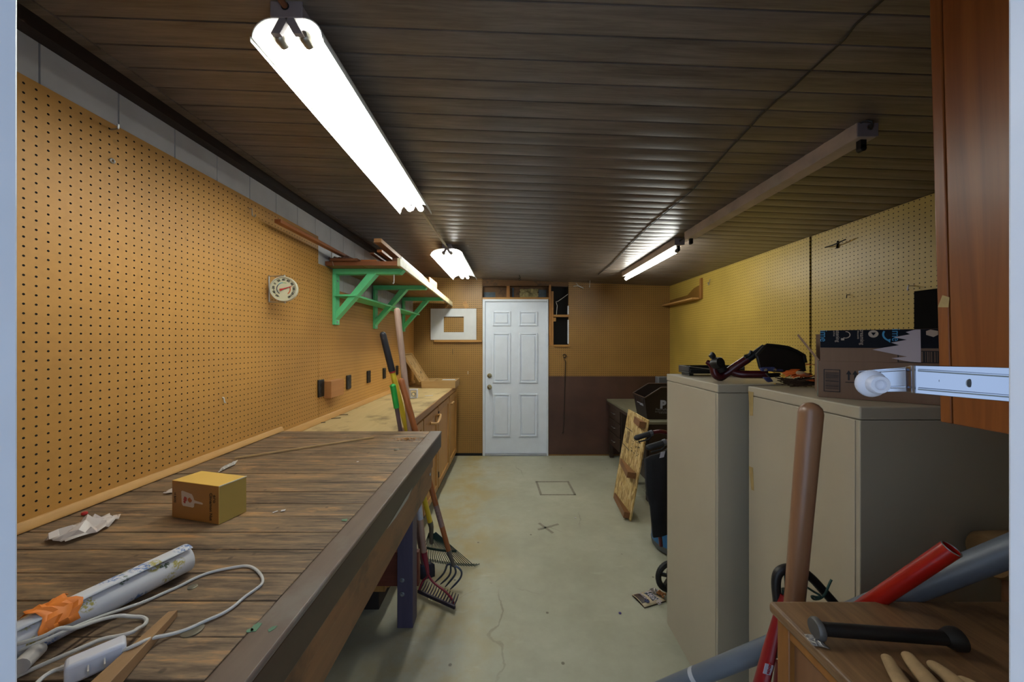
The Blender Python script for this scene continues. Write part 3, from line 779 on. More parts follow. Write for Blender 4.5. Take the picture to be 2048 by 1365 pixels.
# wallpaper roll
def paper_mat():
    m = Mat('floral_wallpaper', .55, 0, .3); v = m.coord()
    col = C('#c9cad0')
    for sc, loc, hx, lo in ((15, (.4,.2,0), '#4a6ca6', .36), (21, (3,1,2), '#a79b52', .28), (24, (7,5,1), '#4a5a48', .22)):
        vo = m.n('ShaderNodeTexVoronoi', {'Vector': m.coord((1,1,1), loc), 'Scale': float(sc)}).outputs[0]
        pet = m.noise(m.coord((1,1,1), loc), 150, 3, .7)
        k = m.math('MULTIPLY', m.ramp(vo, [(lo*.75, BW(1)), (lo, BW(0))]), m.ramp(pet, [(.46, BW(0)), (.56, BW(1))]))
        col = m.mix(k, col, C(hx))
    m.color(col); return m.m
PAPER = paper_mat()
rr = .028; r1 = P(373, 1117, .783); r1.z = ZB+rr+.001; r0 = P(35, 1285, .565); r0.z = r1.z
dv = (r1-r0).normalized(); r0 = r0-dv*.14
rl = thing('wallpaper_roll', 'loose roll of white floral wallpaper lying across the workbench corner', 'wallpaper roll', tuple(r0))
sx = Vector((dv.y, -dv.x, 0)); up = Vector((0,0,1))
m = MB(); n = 44; L = (r1-r0).length; ring = []
for k in range(n+1):
    a = R(178)-2*math.pi*1.35*k/n; rad = rr-.0026*(1-k/(n*.74)) if k < n*.74 else rr
    if k > n*.86: rad = rr+.0055*(k-n*.86)/(n*.14)
    ring.append((math.cos(a)*rad, math.sin(a)*rad))
vs = [p+sx*x+up*z for p in (r0, r1) for x, z in ring]
m.add(vs, [(k, k+1, n+1+k+1, n+1+k) for k in range(n)])
m.build('outer_turns', PAPER, rl, solid=.0006, ang=60)
m = MB(); vs = [p+sx*math.cos(a)*.0205+up*math.sin(a)*.0205 for p in (r0+dv*.002, r1-dv*.003) for a in [2*math.pi*k/24 for k in range(25)]]
m.add(vs, [(k, k+1, 26+k, 25+k) for k in range(24)])
m.build('inner_turns', plain('paper_back', '#c7c4bb', .6), rl, solid=.0008, ang=60)
# second thin tube beside it
tag(MB().cyl(P(40,1334,.530)+up*0, P(75,1300,.560), .011, 14).build('paper_tube', plain('grey_paper_tube', '#a9a39e', .5)), 'thin grey paper tube lying under the wallpaper roll end', 'tube')

ORG = plain('orange_paper', '#d9741f', .6, var=.12)
oc = r0+dv*((.598-r0.y)/dv.y)
m = MB(); vs = []; na, nb = 9, 8; rnd = random.Random(5)
for j in range(nb+1):
    for i in range(na+1):
        a = R(150-140*i/na); t = -.022+.045*j/nb
        lift = rr+.0055+rnd.random()*.006
        vs.append(oc+dv*(t+.006*math.sin(i*1.3))+sx*math.cos(a)*lift*1.0+up*math.sin(a)*lift)
m.add(vs, [(j*(na+1)+i, j*(na+1)+i+1, (j+1)*(na+1)+i+1, (j+1)*(na+1)+i) for j in range(nb) for i in range(na)])
tag(m.build('paper_scrap', ORG, solid=.0006, ang=25), 'crumpled orange paper draped over the wallpaper roll', 'paper')

# white plug-in adapter and its cords
ADW = plain('white_plastic', '#cfd0da', .35, var=.03)
ac = onZ(193, 1318, ZB+.018)
au = (onZ(245, 1290, ZB)-onZ(140, 1335, ZB)).normalized(); aw = Vector((-au.y, au.x, 0))
ad = thing('power_adapter', 'white plug-in power adapter with two prongs lying on the workbench', 'adapter', tuple(ac))
cb_ = ac-au*.031-aw*.014-Vector((0,0,.0165))
MB().obox(cb_, au*.062, aw*.028, Vector((0,0,.030))).build('body', ADW, ad, bevel=.005, seg=3)
for s in (.36, .62):
    MB().obox(cb_+au*(.062*s)-aw*.016+Vector((0,0,.014)), au*.0018, aw*.016, Vector((0,0,.0065))).build('prong', plain('bright_prong', '#c9c6c0', .3, .35), ad)
CORD = plain('white_cord', '#b9b7b4', .45, var=.05)
def bench_path(pts, z=.003, lift=None):
    out = []
    for i, (x, y) in enumerate(pts):
        zz = ZB+z+(lift[i] if lift else 0)
        out.append(onZ(x/2.926, 900+y/2.926, zz))
    return out
def smooth(pts, it=2):
    for _ in range(it):
        q = [pts[0]]
        for a, b in zip(pts, pts[1:]): q += [a*.75+b*.25, a*.25+b*.75]
        pts = q+[pts[-1]]
    return pts
p2 = bench_path([(60,1200),(240,1125),(420,1045),(600,972),(740,927),(860,885),(960,838),(1050,800),(1150,746),(1250,711),(1380,686),(1450,677),(1500,700),(1537,745),(1537,785),(1500,815),(1430,862),(1370,918),(1300,962),(1200,1003),(1100,1052),(1000,1082),(880,1104),(790,1145),(715,1180),(690,1190)],
                lift=[.02,.03,.03,.012,.004]+[0]*17+[.012,.022,.016,.010])
tag(MB().tube(smooth(p2), .0028, 8).build('charging_cable', CORD), 'long white cord looping out over the bench planks from the adapter', 'cord')
p1 = bench_path([(60,1150),(250,1098),(330,1050),(375,1043),(440,1050),(560,1003),(690,969),(770,978),(835,980),(862,998),(845,1030),(800,1050),(780,1068),(700,1092),(600,1106),(500,1150),(280,1245),(90,1330),(-20,1390)],
                lift=[.035,.040,.042,.038,.030,.02,.012,.004,0,0,.004,.012,.016,.016,.018,.02,.012,.0,.0])
tag(MB().tube(smooth(p1), .0030, 8).build('charging_cable', CORD), 'short kinked white cord looping beside the orange paper', 'cord')
p3 = bench_path([(400,1268),(340,1285),(300,1300),(240,1340),(190,1400)], z=.012, lift=[.004,.0,0,0,0])
tag(MB().tube(smooth(p3), [.0042]*5+[.0030]*(len(smooth(p3))-5), 8).build('charging_cable', CORD), 'stub of white cord with ribbed relief leaving the adapter end', 'cord')

# wooden wedge, long stick, scraps
SHIM = wood('tan_shim', '#a27e58', '#7d5c3a', 'Y', 12, .55)
tp = onZ(346, 1230, ZB+.006); bt = onZ(165, 1392, ZB+.03)
d = (bt-tp); dh = Vector((d.x, d.y, 0)); n = Vector((-dh.y, dh.x, 0)).normalized()
m = MB(); a0 = tp.copy(); a0.z = ZB+.0012; b0 = bt.copy(); b0.z = ZB+.0012
for s in (1,):
    vs = [a0-n*.007, a0+n*.007, b0+n*.015, b0-n*.015, a0-n*.007+up*.012, a0+n*.007+up*.012, b0+n*.015+up*.024, b0-n*.015+up*.024]
    m.add(vs, [(0,3,2,1),(4,5,6,7),(0,1,5,4),(1,2,6,5),(2,3,7,6),(3,0,4,7)])
tag(m.build('wood_wedge', SHIM, bevel=.001), 'tapering tan wooden wedge lying under the white adapter', 'wedge')
q0, q1 = onZ(469, 917, ZB+.005), onZ(748, 875, ZB+.005)
tag(MB().bar(q0, q1, .008, .007).build('wood_stick', plain('pale_dowel', '#a3875d', .6), bevel=.001), 'long thin pale stick lying across the far bench planks', 'stick')
PLAS = Mat('clear_crinkled_plastic', .3, 0, .5); PLAS.color(C('#e3d8d2')); PLAS.b.inputs['Transmission Weight'].default_value = .25; PLAS.b.inputs['Alpha'].default_value = .86
c0 = onZ(120, 1088, ZB+.002); c1 = onZ(238, 1036, ZB+.002); u = c1-c0; v = Vector((-u.y, u.x, 0)).normalized()*.085
m = MB(); m.crumple(c0-v*.35, u, v, up, .045, 21, 8, lambda a, b: (1, .35+1.0*math.sin(math.pi*min(1, a*.8+.18))*.75))
tag(m.build('plastic_bag', PLAS.m, ang=25, solid=.0004), 'small crumpled clear plastic bag on the bare-wood side of the bench', 'bag')
BUB = plain('bubble_wrap', '#a8a29c', .3, var=.6, scale=160)
c0 = onZ(436, 946, ZB+.004); c1 = onZ(470, 930, ZB+.004)
tag(MB().crumple(c0, c1-c0, Vector((-.03,.055,0)), up, .012, 3, 8).build('bubble_wrap', BUB, ang=25, solid=.0005), 'scrap of grey bubble wrap behind the golden carton', 'wrap')
c0 = onZ(326, 988, ZB+.003)
tag(MB().crumple(c0, (.045,.01,0), (-.01,.04,0), up, .012, 8, 6).build('plastic_scrap', PLAS.m, ang=25, solid=.0004), 'tiny clear plastic scrap beside the golden carton, nearest the wall strip', 'scrap')
PCH = plain('white_paper_chip', '#c4c2c4', .6, var=.05)
for (px, py, w_, an, lab) in ((561, 1024, .011, .3, 'square white paper chip on the bench past the golden carton'), (546, 1027, .013, .9, 'narrow white paper sliver beside the square paper chip'), (713, 925, .008, .2, 'tiny white chip on the dark stained part of the bench')):
    c0 = onZ(px, py, ZB+.0008); a, b = Vector((math.cos(an), math.sin(an), .05)), Vector((-math.sin(an), math.cos(an), 0))
    tag(MB().obox(c0, a*w_, b*w_*(.4 if 'sliver' in lab else .9), Vector((0,0,.001))).build('paper_chip', PCH), lab, 'paper chip')
c0 = onZ(169, 1031, ZB)
tag(MB().lathe([(.001,0),(.006,.0015),(.0075,.005),(.006,.009),(.001,.0105)], c0, (0,0,1), 14).build('red_bead', plain('red_plastic', '#b01f1f', .35)), 'small red bead near the pegboard strip on the bench', 'bead')
# sawdust pile
SAW = plain('sawdust', '#a5713a', .9, var=.45, scale=120)
m = MB(); c0 = onZ(815, 880, ZB+.001); rnd = random.Random(12)
for k in range(260):
    a = rnd.uniform(0, 6.28); r = abs(rnd.gauss(0, .5)); p = c0+Vector((math.cos(a)*r*.12, math.sin(a)*r*.045, max(0, .010*(1-r*1.3)*rnd.random())))
    q = p+Vector((rnd.uniform(-.008, .008), rnd.uniform(-.006, .006), rnd.uniform(0, .003)))
    s = Vector((rnd.uniform(-.003, .003), rnd.uniform(-.003, .003), .001))
    m.face([p, q, q+s, p+s])
o = m.build('sawdust_pile', SAW, smooth=False, origin=tuple(c0)); o['kind'] = 'stuff'; tag(o, 'scattered sawdust and shavings at the far corner of the bench', 'sawdust')

# ------------------------------------------------------------------ wooden case on the worktop, tape roll
CASEW = wood('pale_case_wood', '#b49261', '#957243', 'X', 10, .5)
CASEI = plain('case_inside', '#a9a17c', .6, var=.15, scale=15)
cs = thing('wooden_case', 'shallow wooden paint case with its sketched lid propped open on the worktop', 'case', (-.86, 4.43, ZW))
x0, x1, y0, y1, h = -1.056, -.655, 4.235, 4.585, .085; tk = .011
m = MB(); m.box((x0, y0, ZW+.0005), (x1, y1, ZW+.012)); m.box((x0, y0, ZW+.012), (x1, y0+tk, ZW+h)); m.box((x0, y1-tk, ZW+.012), (x1, y1, ZW+h)); m.box((x0, y0+tk, ZW+.012), (x0+tk, y1-tk, ZW+h)); m.box((x1-tk, y0+tk, ZW+.012), (x1, y1-tk, ZW+h))
m.build('tray', CASEW, cs, bevel=.0015)
MB().box((x0+tk, y0+tk, ZW+.0125), (x1-tk, y1-tk, ZW+.05)).build('lining', CASEI, cs)
MB().box((-.93, y0+tk, ZW+.05), (-.922, y1-tk, ZW+.079)).build('divider', CASEW, cs)
MB().box((-.92, 4.40, ZW+.05), (x1-tk, 4.408, ZW+.079)).build('divider', CASEW, cs)
MB().box((-.86, 4.44, ZW+.0505), (-.70, 4.55, ZW+.074)).build('white_pad', WHITE_TRIM, cs, bevel=.002)
hg0 = V(x0, y0, ZW+h); lv = V(-.205, 0, .322); ln = lv.length; lu = lv.normalized(); nn = Vector((lu.z, 0, -lu.x))  # faces the aisle
nn = nn if nn.x > 0 else -nn
W_ = Vector((0, y1-y0, 0))
ld = MB().obox(hg0-nn*.028, lu*ln, W_, nn*.010).build('lid', CASEW, cs, bevel=.001)
m = MB(); m.obox(hg0-nn*.018, lu*ln, V(0,.011,0), nn*.018); m.obox(hg0-nn*.018+V(0,y1-y0-.011,0), lu*ln, V(0,.011,0), nn*.018); m.obox(hg0-nn*.018+lu*(ln-.011)+V(0,.011,0), lu*.011, W_-V(0,.022,0), nn*.018); m.obox(hg0-nn*.018+V(0,.011,0), lu*.011, W_-V(0,.022,0), nn*.018)
m.build('lid_rim', CASEW, ld, bevel=.001)
m = MB(); rnd = random.Random(9); sk = hg0-nn*.0172
for k in range(16):
    a, b = rnd.uniform(.15, .85), rnd.uniform(.12, .88); pts = []
    c0 = sk+lu*(ln*a)+W_*b; an = rnd.uniform(0, 6.28)
    for j in range(5):
        an += rnd.uniform(-1.2, 1.2); c0 = c0+lu*math.cos(an)*.014+V(0,1,0)*math.sin(an)*.016; pts.append(c0.copy())
    m.tube(pts, .0016, 4)
m.build('pencil_sketch', INK, ld)
tp = thing('tape_dispenser', 'small white tape holder standing on the worktop near the tool handles', 'tape dispenser', tuple(onZ(827, 797, ZW)))
c0 = onZ(827, 797, ZW)
m = MB(); m.box(c0+V(-.04,-.02,.0005), c0+V(.04,.02,.008)); m.box(c0+V(-.04,-.02,.008), c0+V(-.028,.02,.075)); m.box(c0+V(.028,-.02,.008), c0+V(.04,.02,.075)); m.box(c0+V(-.04,-.02,.0755), c0+V(.04,.02,.09))
m.build('holder', ADW, tp, bevel=.003)
MB().ring(c0+V(0,0,.04), (0,1,0), .018, .006).build('tape_roll', plain('clear_tape', '#b8b7ad', .3), tp)
c0 = onZ(850, 793, ZW+.001)
tag(MB().obox(c0, V(.075,.03,0), V(-.01,.03,0), V(0,0,.002)).build('paper_slip', PCH), 'thin grey-white slip lying flat by the white tape holder', 'paper')
for (px, py, lab) in ((628, 847, 'dark bent twig on the worktop near the bench end'), (660, 838, 'dark forked twig lying mid worktop'), (676, 831, 'short dark twig farther along the worktop')):
    c0 = onZ(px, py, ZW+.003); tag(MB().tube([c0, c0+V(.02,.012,.0), c0+V(.045,.008,.002), c0+V(.06,.03,0)], .0025, 6).build('twig', plain('dark_twig', '#33261a', .8)), lab, 'twig')

# ------------------------------------------------------------------ long-handled garden tools standing at the bench end
GREYW = wood('grey_handle_wood', '#b39684', '#8d7162', 'Z', 16, .5); TANW = wood('red_tan_handle', '#a9673c', '#84481f', 'Z', 16, .4)
YEL = plain('yellow_fibreglass', '#c9b02c', .35, var=.06); BLKG = plain('black_foam_grip', '#17181f', .6); REDP = plain('red_paint', '#7c1a2e', .4, var=.15)
DKST = plain('dark_green_steel', '#13302b', .5, .4); GRST = plain('grey_forged_steel', '#4c5566', .4, .7); DKRAKE = plain('dark_rake_steel', '#39343f', .5, .6)
# leaf rake
A = P(861, 1048, 2.40); B = P(764.5, 664, 2.13)
t = thing('leaf_rake', 'yellow-handled leaf rake with black grip, fan of dark wires on the floor', 'rake', tuple(onZ(895, 1125, 0)))
g = A+(B-A)*.815
MB().cyl(A, g, .0165, 14).build('handle', YEL, t)
MB().cyl(g-(B-A)*.008, g, .0188, 14).build('grip_ring', plain('red_ring', '#a82222', .5), t)
MB().handle(g, B, .0205, .019, 14).build('grip', BLKG, t)
hd = P(863, 1088, 2.41)
MB().tube([A+(A-B)*-.012, A+(A-B)*.02, hd], [.019, .016, .012], 10).build('socket', plain('grey_socket', '#5f5b52', .5, .5), t)
ap_ = P(861, 1056, 2.40); EL = onZ(842, 1119, .012); ER = onZ(949, 1133, .012); EM = onZ(893, 1133, .012)
for k in range(22):
    s = k/21; e = EL*(1-s)**2+EM*2*s*(1-s)+ER*s*s; e.z = .012
    st = ap_+(e-ap_).normalized()*.045
    pk = (e-V(CX,0,0)); mid = (st+e)/2+V(0,-.012,.008)
    side = Vector((.030, .028+.01*s, -.008))
    MB().tube([st, mid, e, e+side], .0026, 5).build('tine', DKST, t)
m = MB(); cbp = []
for s in [k/8 for k in range(9)]:
    e = EL*(1-s)**2+EM*2*s*(1-s)+ER*s*s; cbp.append(ap_+(e-ap_)*.60+V(0,-.012,.004))
m.tube(cbp, .0075, 6); m.build('crossbar', DKST, t)
# bow rake
A = P(849, 1112, 2.165); B = P(793.5, 616, 2.20)
t = thing('bow_rake', 'garden rake with thick greyed handle and red bow, short teeth on the floor', 'rake', tuple(onZ(880, 1200, 0)))
MB().handle(A, B, .0165, .0195, 14).build('handle', GREYW, t)
l0, l1 = A+(B-A)*.10, A+(B-A)*.26
MB().cyl(A+(B-A)*.145, A+(B-A)*.205, .0178, 14).build('label_sticker', plain('white_sticker', '#b9bfcc', .5, var=.2, scale=60), t)
br = P(856, 1148, 2.15)
MB().tube([A+(B-A)*.015, A, P(853, 1130, 2.157), br], [.0195, .0185, .013, .010], 12).build('ferrule', REDP, t)
bl, brr = onZ(836, 1183, .022), onZ(910, 1216, .022)
MB().tube(smooth([br, P(861,1160,2.14), P(873,1171,2.12), P(892,1184,2.09), P(904,1199,2.07), P(908,1209,2.06), brr+(bl-brr)*.03]), .0062, 8).build('bow', REDP, t)
MB().tube(smooth([br, P(853,1157,2.15), P(845,1162,2.16), bl+(brr-bl)*.02]), .0062, 8).build('bow', REDP, t)
MB().bar(bl, brr, .012, .018).build('head_bar', DKRAKE, t, bevel=.002)
for k in range(14):
    p = bl+(brr-bl)*((k+.4)/14); MB().tube([p, p+V(.012,.040,.010), p+V(.020,.062,.028)], [.0055,.0045,.002], 6).build('tooth', DKRAKE, t)
# hand cultivator fork
A = P(899, 1108, 2.215); B = P(801.5, 757, 2.15)
t = thing('garden_fork', 'red-tan handled cultivator fork with four curved grey tines', 'fork', tuple(onZ(893, 1180, 0)))
MB().handle(A, B, .0150, .0195, 14).build('handle', TANW, t)
MB().cyl(A+(B-A)*.16, A+(B-A)*.30, .0163, 14).build('label_sticker', plain('blue_white_print', '#8d6f66', .5, var=.3, scale=90), t)
ne = P(908, 1133, 2.22)
MB().tube([A+(B-A)*.02, A, ne], [.0165, .0155, .011], 12).build('ferrule', plain('dull_ferrule', '#625e5c', .45, .6), t)
for pts in (((908,1132),(898,1128.5),(893.5,1131),(892,1138),(886.5,1150),(869.5,1165.5)), ((908,1132),(901,1131),(902,1145),(895.6,1156.5),(880.5,1169.5)),
            ((908,1132),(909.5,1135),(912.5,1145),(907.5,1155),(890,1175)), ((908,1132),(916,1135),(923.5,1143),(923,1153),(917,1163),(900,1180))):
    n = len(pts); q = []
    for i, (x, y) in enumerate(pts):
        s = i/(n-1); q.append(P(x, y, 2.22+(1-s)*0-.0*s))
    q[-1] = onZ(pts[-1][0], pts[-1][1], .004)
    q[-2].y += (q[-1].y-2.22)*.5; q[-2] = P(pts[-2][0], pts[-2][1], q[-2].y)
    q = smooth(q); MB().tube(q, [.0062]*(len(q)-4)+[.0055,.0045,.0035,.0018], 7).build('tine', GRST, t)
# shovel with green grip
A = P(846, 1128, 2.30); B = P(785, 768, 2.13)
t = thing('garden_shovel', 'dark-shafted shovel with bright green grip, blade behind the bench leg', 'shovel', tuple(onZ(848, 1165, 0)))
g = A+(B-A)*.875
MB().cyl(A, g, .0125, 12).build('shaft', plain('purple_grey_shaft', '#5b474c', .45), t)
MB().handle(g, B, .0165, .0172, 14).build('grip', plain('green_grip', '#1c9a3c', .35), t)
MB().ring(B-(B-A).normalized()*.012, (B-A), .0165, .003).build('grip_lip', _cache['green_grip'], t)
m = MB(); rows = []
for j in range(7):
    s = j/6; z_ = A+(P(853, 1172, 2.285)-A)*s; wv = .060*(1-.35*s*s) if j > 0 else .035
    if j == 6: wv = .02
    rows.append([z_+V(1,.25,0).normalized()*wv*c+V(.3,1,0).normalized()*(.018*c*c) for c in (-1,-.5,0,.5,1)])
m.add([p for r in rows for p in r], [(j*5+i, j*5+i+1, (j+1)*5+i+1, (j+1)*5+i) for j in range(6) for i in range(4)])
m.build('blade', plain('navy_blade', '#23293b', .4, .3), t, solid=.003)

# ------------------------------------------------------------------ small hooks on the pegboards
HK = plain('zinc_hook', '#b3b0ab', .3, .8); BKH = plain('black_hook', '#161310', .4, .4)
def hook(pts, m, lab, r=.0028, nm='peg_hook'):
    tag(MB().tube(pts, r, 7).build(nm, m), lab, 'hook', 'loose hooks on the pegboards')
p = onX(222, 259, XL); hook([p, p+V(.03,-.01,-.004), p+V(.045,-.02,-.008), p+V(.047,-.022,.004)], HK, 'small zinc hook high on the near pegboard, above the washer')
p = onX(223, 322, XL); tag(MB().ring(p+V(.003,0,0), (1,0,0), .006, .0028).build('washer', HK), 'round zinc washer screwed on the near pegboard', 'washer')
p = onX(499, 418, XL); hook([p, p+V(.012,0,0), p+V(.014,0,-.035), p+V(.03,-.004,-.04), p+V(.034,-.005,-.03)], HK, 'straight zinc hook near the pegboard top edge by the long moulding')
p = onX(445, 800, XL); hook([p+V(0,0,.01), p+V(.006,0,.008), p+V(.008,.002,-.012), p+V(.012,.004,-.014)], plain('white_clip', '#cbc9c2', .4), 'small white clip low on the near pegboard')
p = P(906, 699, YB-.001); hook([p, p+V(0,-.03,0), p+V(0,-.035,-.05), p+V(.004,-.02,-.06)], BKH, 'dark hook on the back pegboard below the white framed board')
p = P(936, 746, YB-.002); hook([p+V(0,0,.02), p+V(0,-.006,.0), p+V(0,-.002,-.02)], _cache['white_clip'], 'tiny white peg on the back pegboard beside the door')
p = onX(1676, 489, XR); hook([p+V(0,.08,.005), p+V(-.03,.06,-.004), p+V(-.035,0,-.006), p+V(-.034,-.09,.006)], BKH, 'black double hook high on the yellow pegboard', .004)
tag(MB().cyl(p+V(0,0,.022), p+V(-.006,0,-.026), .006, 8).build('peg_bracket', BKH), 'short black peg behind the double hook on the yellow pegboard', 'peg')
p = onX(1421, 565, XR); hook([p+V(0,.02,0), p+V(-.02,.02,0), p+V(-.02,.0,-.03), p+V(-.02,-.03,.03)], HK, 'pair of bright bent hooks on the yellow pegboard near the corner shelf', .004)
p = onX(1828, 572, XR); hook([p, p+V(-.03,0,0), p+V(-.034,0,-.02), p+V(-.03,0,-.026)], HK, 'zinc hook above the black panel on the yellow pegboard')
p = onX(1700, 590, XR); hook([p, p+V(-.02,0,0), p+V(-.022,0,-.02)], BKH, 'dark hook above the cardboard box on the yellow pegboard')
# long rod with loop on the back wall
q0 = P(1131, 712, YB-.012); pts = [q0+V(.022*math.sin(a)-.012, 0, .02+.022*math.cos(a)-.022) for a in [k*.7-1.2 for k in range(9)]]
tag(MB().tube([V(pts[0].x, YB-.001, pts[0].z)]+pts+[P(1131,724,YB-.012), P(1127,866,YB-.012), P(1124,866,YB-.013)], .0055, 8).build('hook_rod', plain('dark_iron_rod', '#322b24', .5, .5)), 'long dark iron rod with a looped top hanging on the back wall', 'rod')
q = P(1182, 556, 4.6)
tag(MB().tube([V(q.x,4.6,ceil_z(q.x)-.001), q+V(-.012,0,-.02), P(1179,575,4.6)], .006, 6).build('clothes_peg', WIRE_W), 'pale wooden clothes peg hanging from the ceiling by the back wall', 'clothes peg')
for k, (a, b) in enumerate((((1147,570),(1163,576)), ((1152,568),(1167,575)))):
    pass
m = MB(); m.tube([P(1147,573,YB-.01), P(1155,572,YB-.03), P(1167,577,YB-.02)], .006, 7); m.tube([P(1152,567,YB-.006), P(1157,572,YB-.03), P(1166,576,YB-.02)], .005, 7)
tag(m.build('wire_clip', plain('bright_clip', '#cfcabc', .4)), 'pale bent clip on the back pegboard under the ceiling', 'clip')
q = P(1039, 549, 4.4)
m = MB(); zt = ceil_z(q.x)-.001
m.tube([V(q.x,4.4,zt), V(q.x,4.4,zt-.02), V(q.x+.012,4.4,zt-.03), V(q.x,4.4,zt-.045), V(q.x-.010,4.4,zt-.035)], .004, 7); m.ring(V(q.x,4.4,zt-.055), (0,1,0), .012, .003)
tag(m.build('ceiling_hook', BKH), 'small black hook with a ring in the ceiling before the door', 'hook')
# white board with a cut-out and its ledge
m = MB(); bxs = [bx(862), bx(888), bx(928), bx(953)]; bzs = [bz(680), bz(665), bz(634), bz(618)]; y0, y1 = YB-.022, YB-.013
m.box((bxs[0], y0, bzs[0]), (bxs[1], y1, bzs[3])); m.box((bxs[2], y0, bzs[0]), (bxs[3], y1, bzs[3])); m.box((bxs[1], y0, bzs[0]), (bxs[2], y1, bzs[1])); m.box((bxs[1], y0, bzs[2]), (bxs[2], y1, bzs[3]))
tag(m.build('cutout_board', plain('white_hardboard', '#c9cbcb', .5, var=.05)), 'white board with a rectangular cut-out standing on a wooden strip beside the door', 'board')
tag(MB().box((bx(869), YB-.035, bz(685)), (bx(964), YB-.001, bz(680.2))).build('ledge_strip', PINE_X, bevel=.002), 'narrow pine strip on the back pegboard carrying the white board', 'ledge')
c0 = P(931, 613, YB-.018)
tag(MB().obox(c0+V(-.045,0,.045), V(.05,0,.028), V(.042,0,-.085), V(0,.012,0)).build('wood_scrap', PINE_X, bevel=.001), 'small tilted pine scrap pinned above the white cut-out board', 'scrap')
up = Vector((0,0,1))
# ------------------------------------------------------------------ tan steel cabinets
TAN = plain('tan_enamel_steel', '#a59a85', .42, var=.05, scale=3)
TAND = plain('tan_enamel_edge', '#958a73', .45, var=.06)
ZT = 1.342
def cabinet(label, x0, x1, y0, y1):
    t = thing('steel_cabinet', label, 'cabinet', ((x0+x1)/2, (y0+y1)/2, 0), 'tan steel cabinets standing along the aisle')
    MB().box((x0+.002, y0+.002, .03), (x1-.002, y1-.002, ZT-.036)).build('body', TAN, t, bevel=.002)
    MB().box((x0+.02, y0+.02, .0), (x1-.02, y1-.02, .03)).build('base', TAND, t)
    MB().box((x0, y0, ZT-.0345), (x1, y1, ZT)).build('top_cap', TAN, t, bevel=.004)
    MB().box((x0-.0005, y0+.014, .035), (x0+.003, y1-.014, ZT-.0375)).build('side_panel', TAN, t, bevel=.0012)
    return t
cabinet('tall tan steel cabinet with the folded dark red frame on top', .8187, 1.50, 1.427, 1.895)
c2 = cabinet('tall tan steel cabinet with the cardboard box on top, behind the oak chest', .902, 1.60, .930, 1.371)
TAPEY = plain('old_yellow_tape', '#a58b55', .6, var=.25, scale=30)
for (p0, p1, p2, p3) in (((1497,783),(1507,785),(1506,832),(1500,832)), ((1498,933),(1506,936),(1508,982),(1503,980))):
    MB().prism([onX(*q, .9012) for q in (p0, p1, p2, p3)], (-.0008, 0, 0)).build('tape_residue', TAPEY, c2)

# ------------------------------------------------------------------ folded frame, tray, leaves and carton on the cabinets
MAROON = plain('maroon_tube', '#3f0d14', .25, .2, var=.1); BLKP = plain('black_plastic', '#101113', .45); BLUEH = plain('blue_grey_hub', '#3d4470', .4)
CHROME = plain('bright_screw', '#d5d5d8', .15, .95)
fr = thing('folded_rollator', 'dark red tube frame with black plastic fan panel folded on the cabinet top', 'walker frame', (1.1, 1.62, ZT))
pt = lambda x, y, d: P(1380+x/7.314, 660+y/7.314, d*.94 if d > 1.48 and d < 1.75 else d)
r = .0155
m = MB(); m.tube(smooth([pt(345,545,1.66), pt(360,640,1.655), pt(410,690,1.652), pt(460,692,1.652), pt(520,645,1.65), pt(640,560,1.63), pt(840,430,1.61)]), .0175, 12)
m.build('frame_tube', MAROON, fr)
MB().tube([pt(840,430,1.61), pt(960,350,1.60), pt(1090,245,1.59)], [.016,.015,.012], 12).build('handle_sleeve', BLKP, fr)
MB().tube(smooth([pt(600,610,1.64), pt(680,640,1.625), pt(780,655,1.61), pt(960,655,1.59), pt(1140,655,1.57)]), .0165, 12).build('cross_tube', MAROON, fr)
MB().tube([pt(800,395,1.60), pt(860,375,1.595), pt(885,345,1.59), pt(893,305,1.59)], [.009,.007,.006,.0055], 8).build('brake_lever', BLKP, fr)
MB().cyl(pt(820,390,1.61), pt(850,415,1.60), .013, 10).build('lever_clamp', BLKP, fr)
m = MB(); m.lathe([(.001,-.02),(.022,-.018),(.026,0),(.022,.018),(.001,.02)], pt(400,490,1.63), (.3,-1,.2), 16)
m.tube([pt(390,430,1.64), pt(430,520,1.64), pt(470,590,1.645)], .021, 12); m.build('hinge_knuckle', BLKP, fr)
MB().tube([pt(330,530,1.66), pt(285,490,1.665), pt(240,465,1.67)], [.015,.013,.009], 10).build('stub_tube', MAROON, fr)
m = MB(); m.prism([pt(330,430,1.63), pt(375,440,1.63), pt(388,385,1.63), pt(365,345,1.63), pt(340,322,1.63), pt(318,345,1.63), pt(318,370,1.63), pt(288,375,1.63)], V(0,.018,0))
m.build('latch', BLKP, fr, bevel=.004)
fan = [(975,370),(1085,250),(1130,220),(1290,235),(1440,258),(1560,310),(1668,372),(1692,480),(1705,610),(1500,640),(1240,620),(1030,580)]
MB().prism([pt(x, y, 1.545) for x, y in fan], V(.004,.018,0)).build('fan_panel', BLKP, fr, bevel=.004)
MB().tube([pt(x, y, 1.541) for x, y in fan[:8]], .006, 8).build('panel_rim', BLKP, fr)
MB().prism([pt(x, y, 1.525) for x, y in ((1030,560),(1090,550),(1240,545),(1275,575),(1370,580),(1370,610),(1060,610))], V(0,.012,0)).build('hub_plate', BLUEH, fr, bevel=.003)
for x in (1098, 1235):
    MB().lathe([(.0001,-.008),(.005,-.006),(.0058,0)], pt(x,584,1.524), (0,1,0), 10).build('screw', CHROME, fr)
MB().prism([pt(x, y, 1.51) for x, y in ((1080,698),(1180,695),(1230,760),(1150,770))], V(0,.012,0)).build('hub_foot', BLUEH, fr, bevel=.003)
MB().prism([pt(x, y, 1.52) for x, y in ((1120,640),(1330,630),(1340,690),(1180,700))], V(0,.014,0)).build('hub_block', BLKP, fr, bevel=.003)

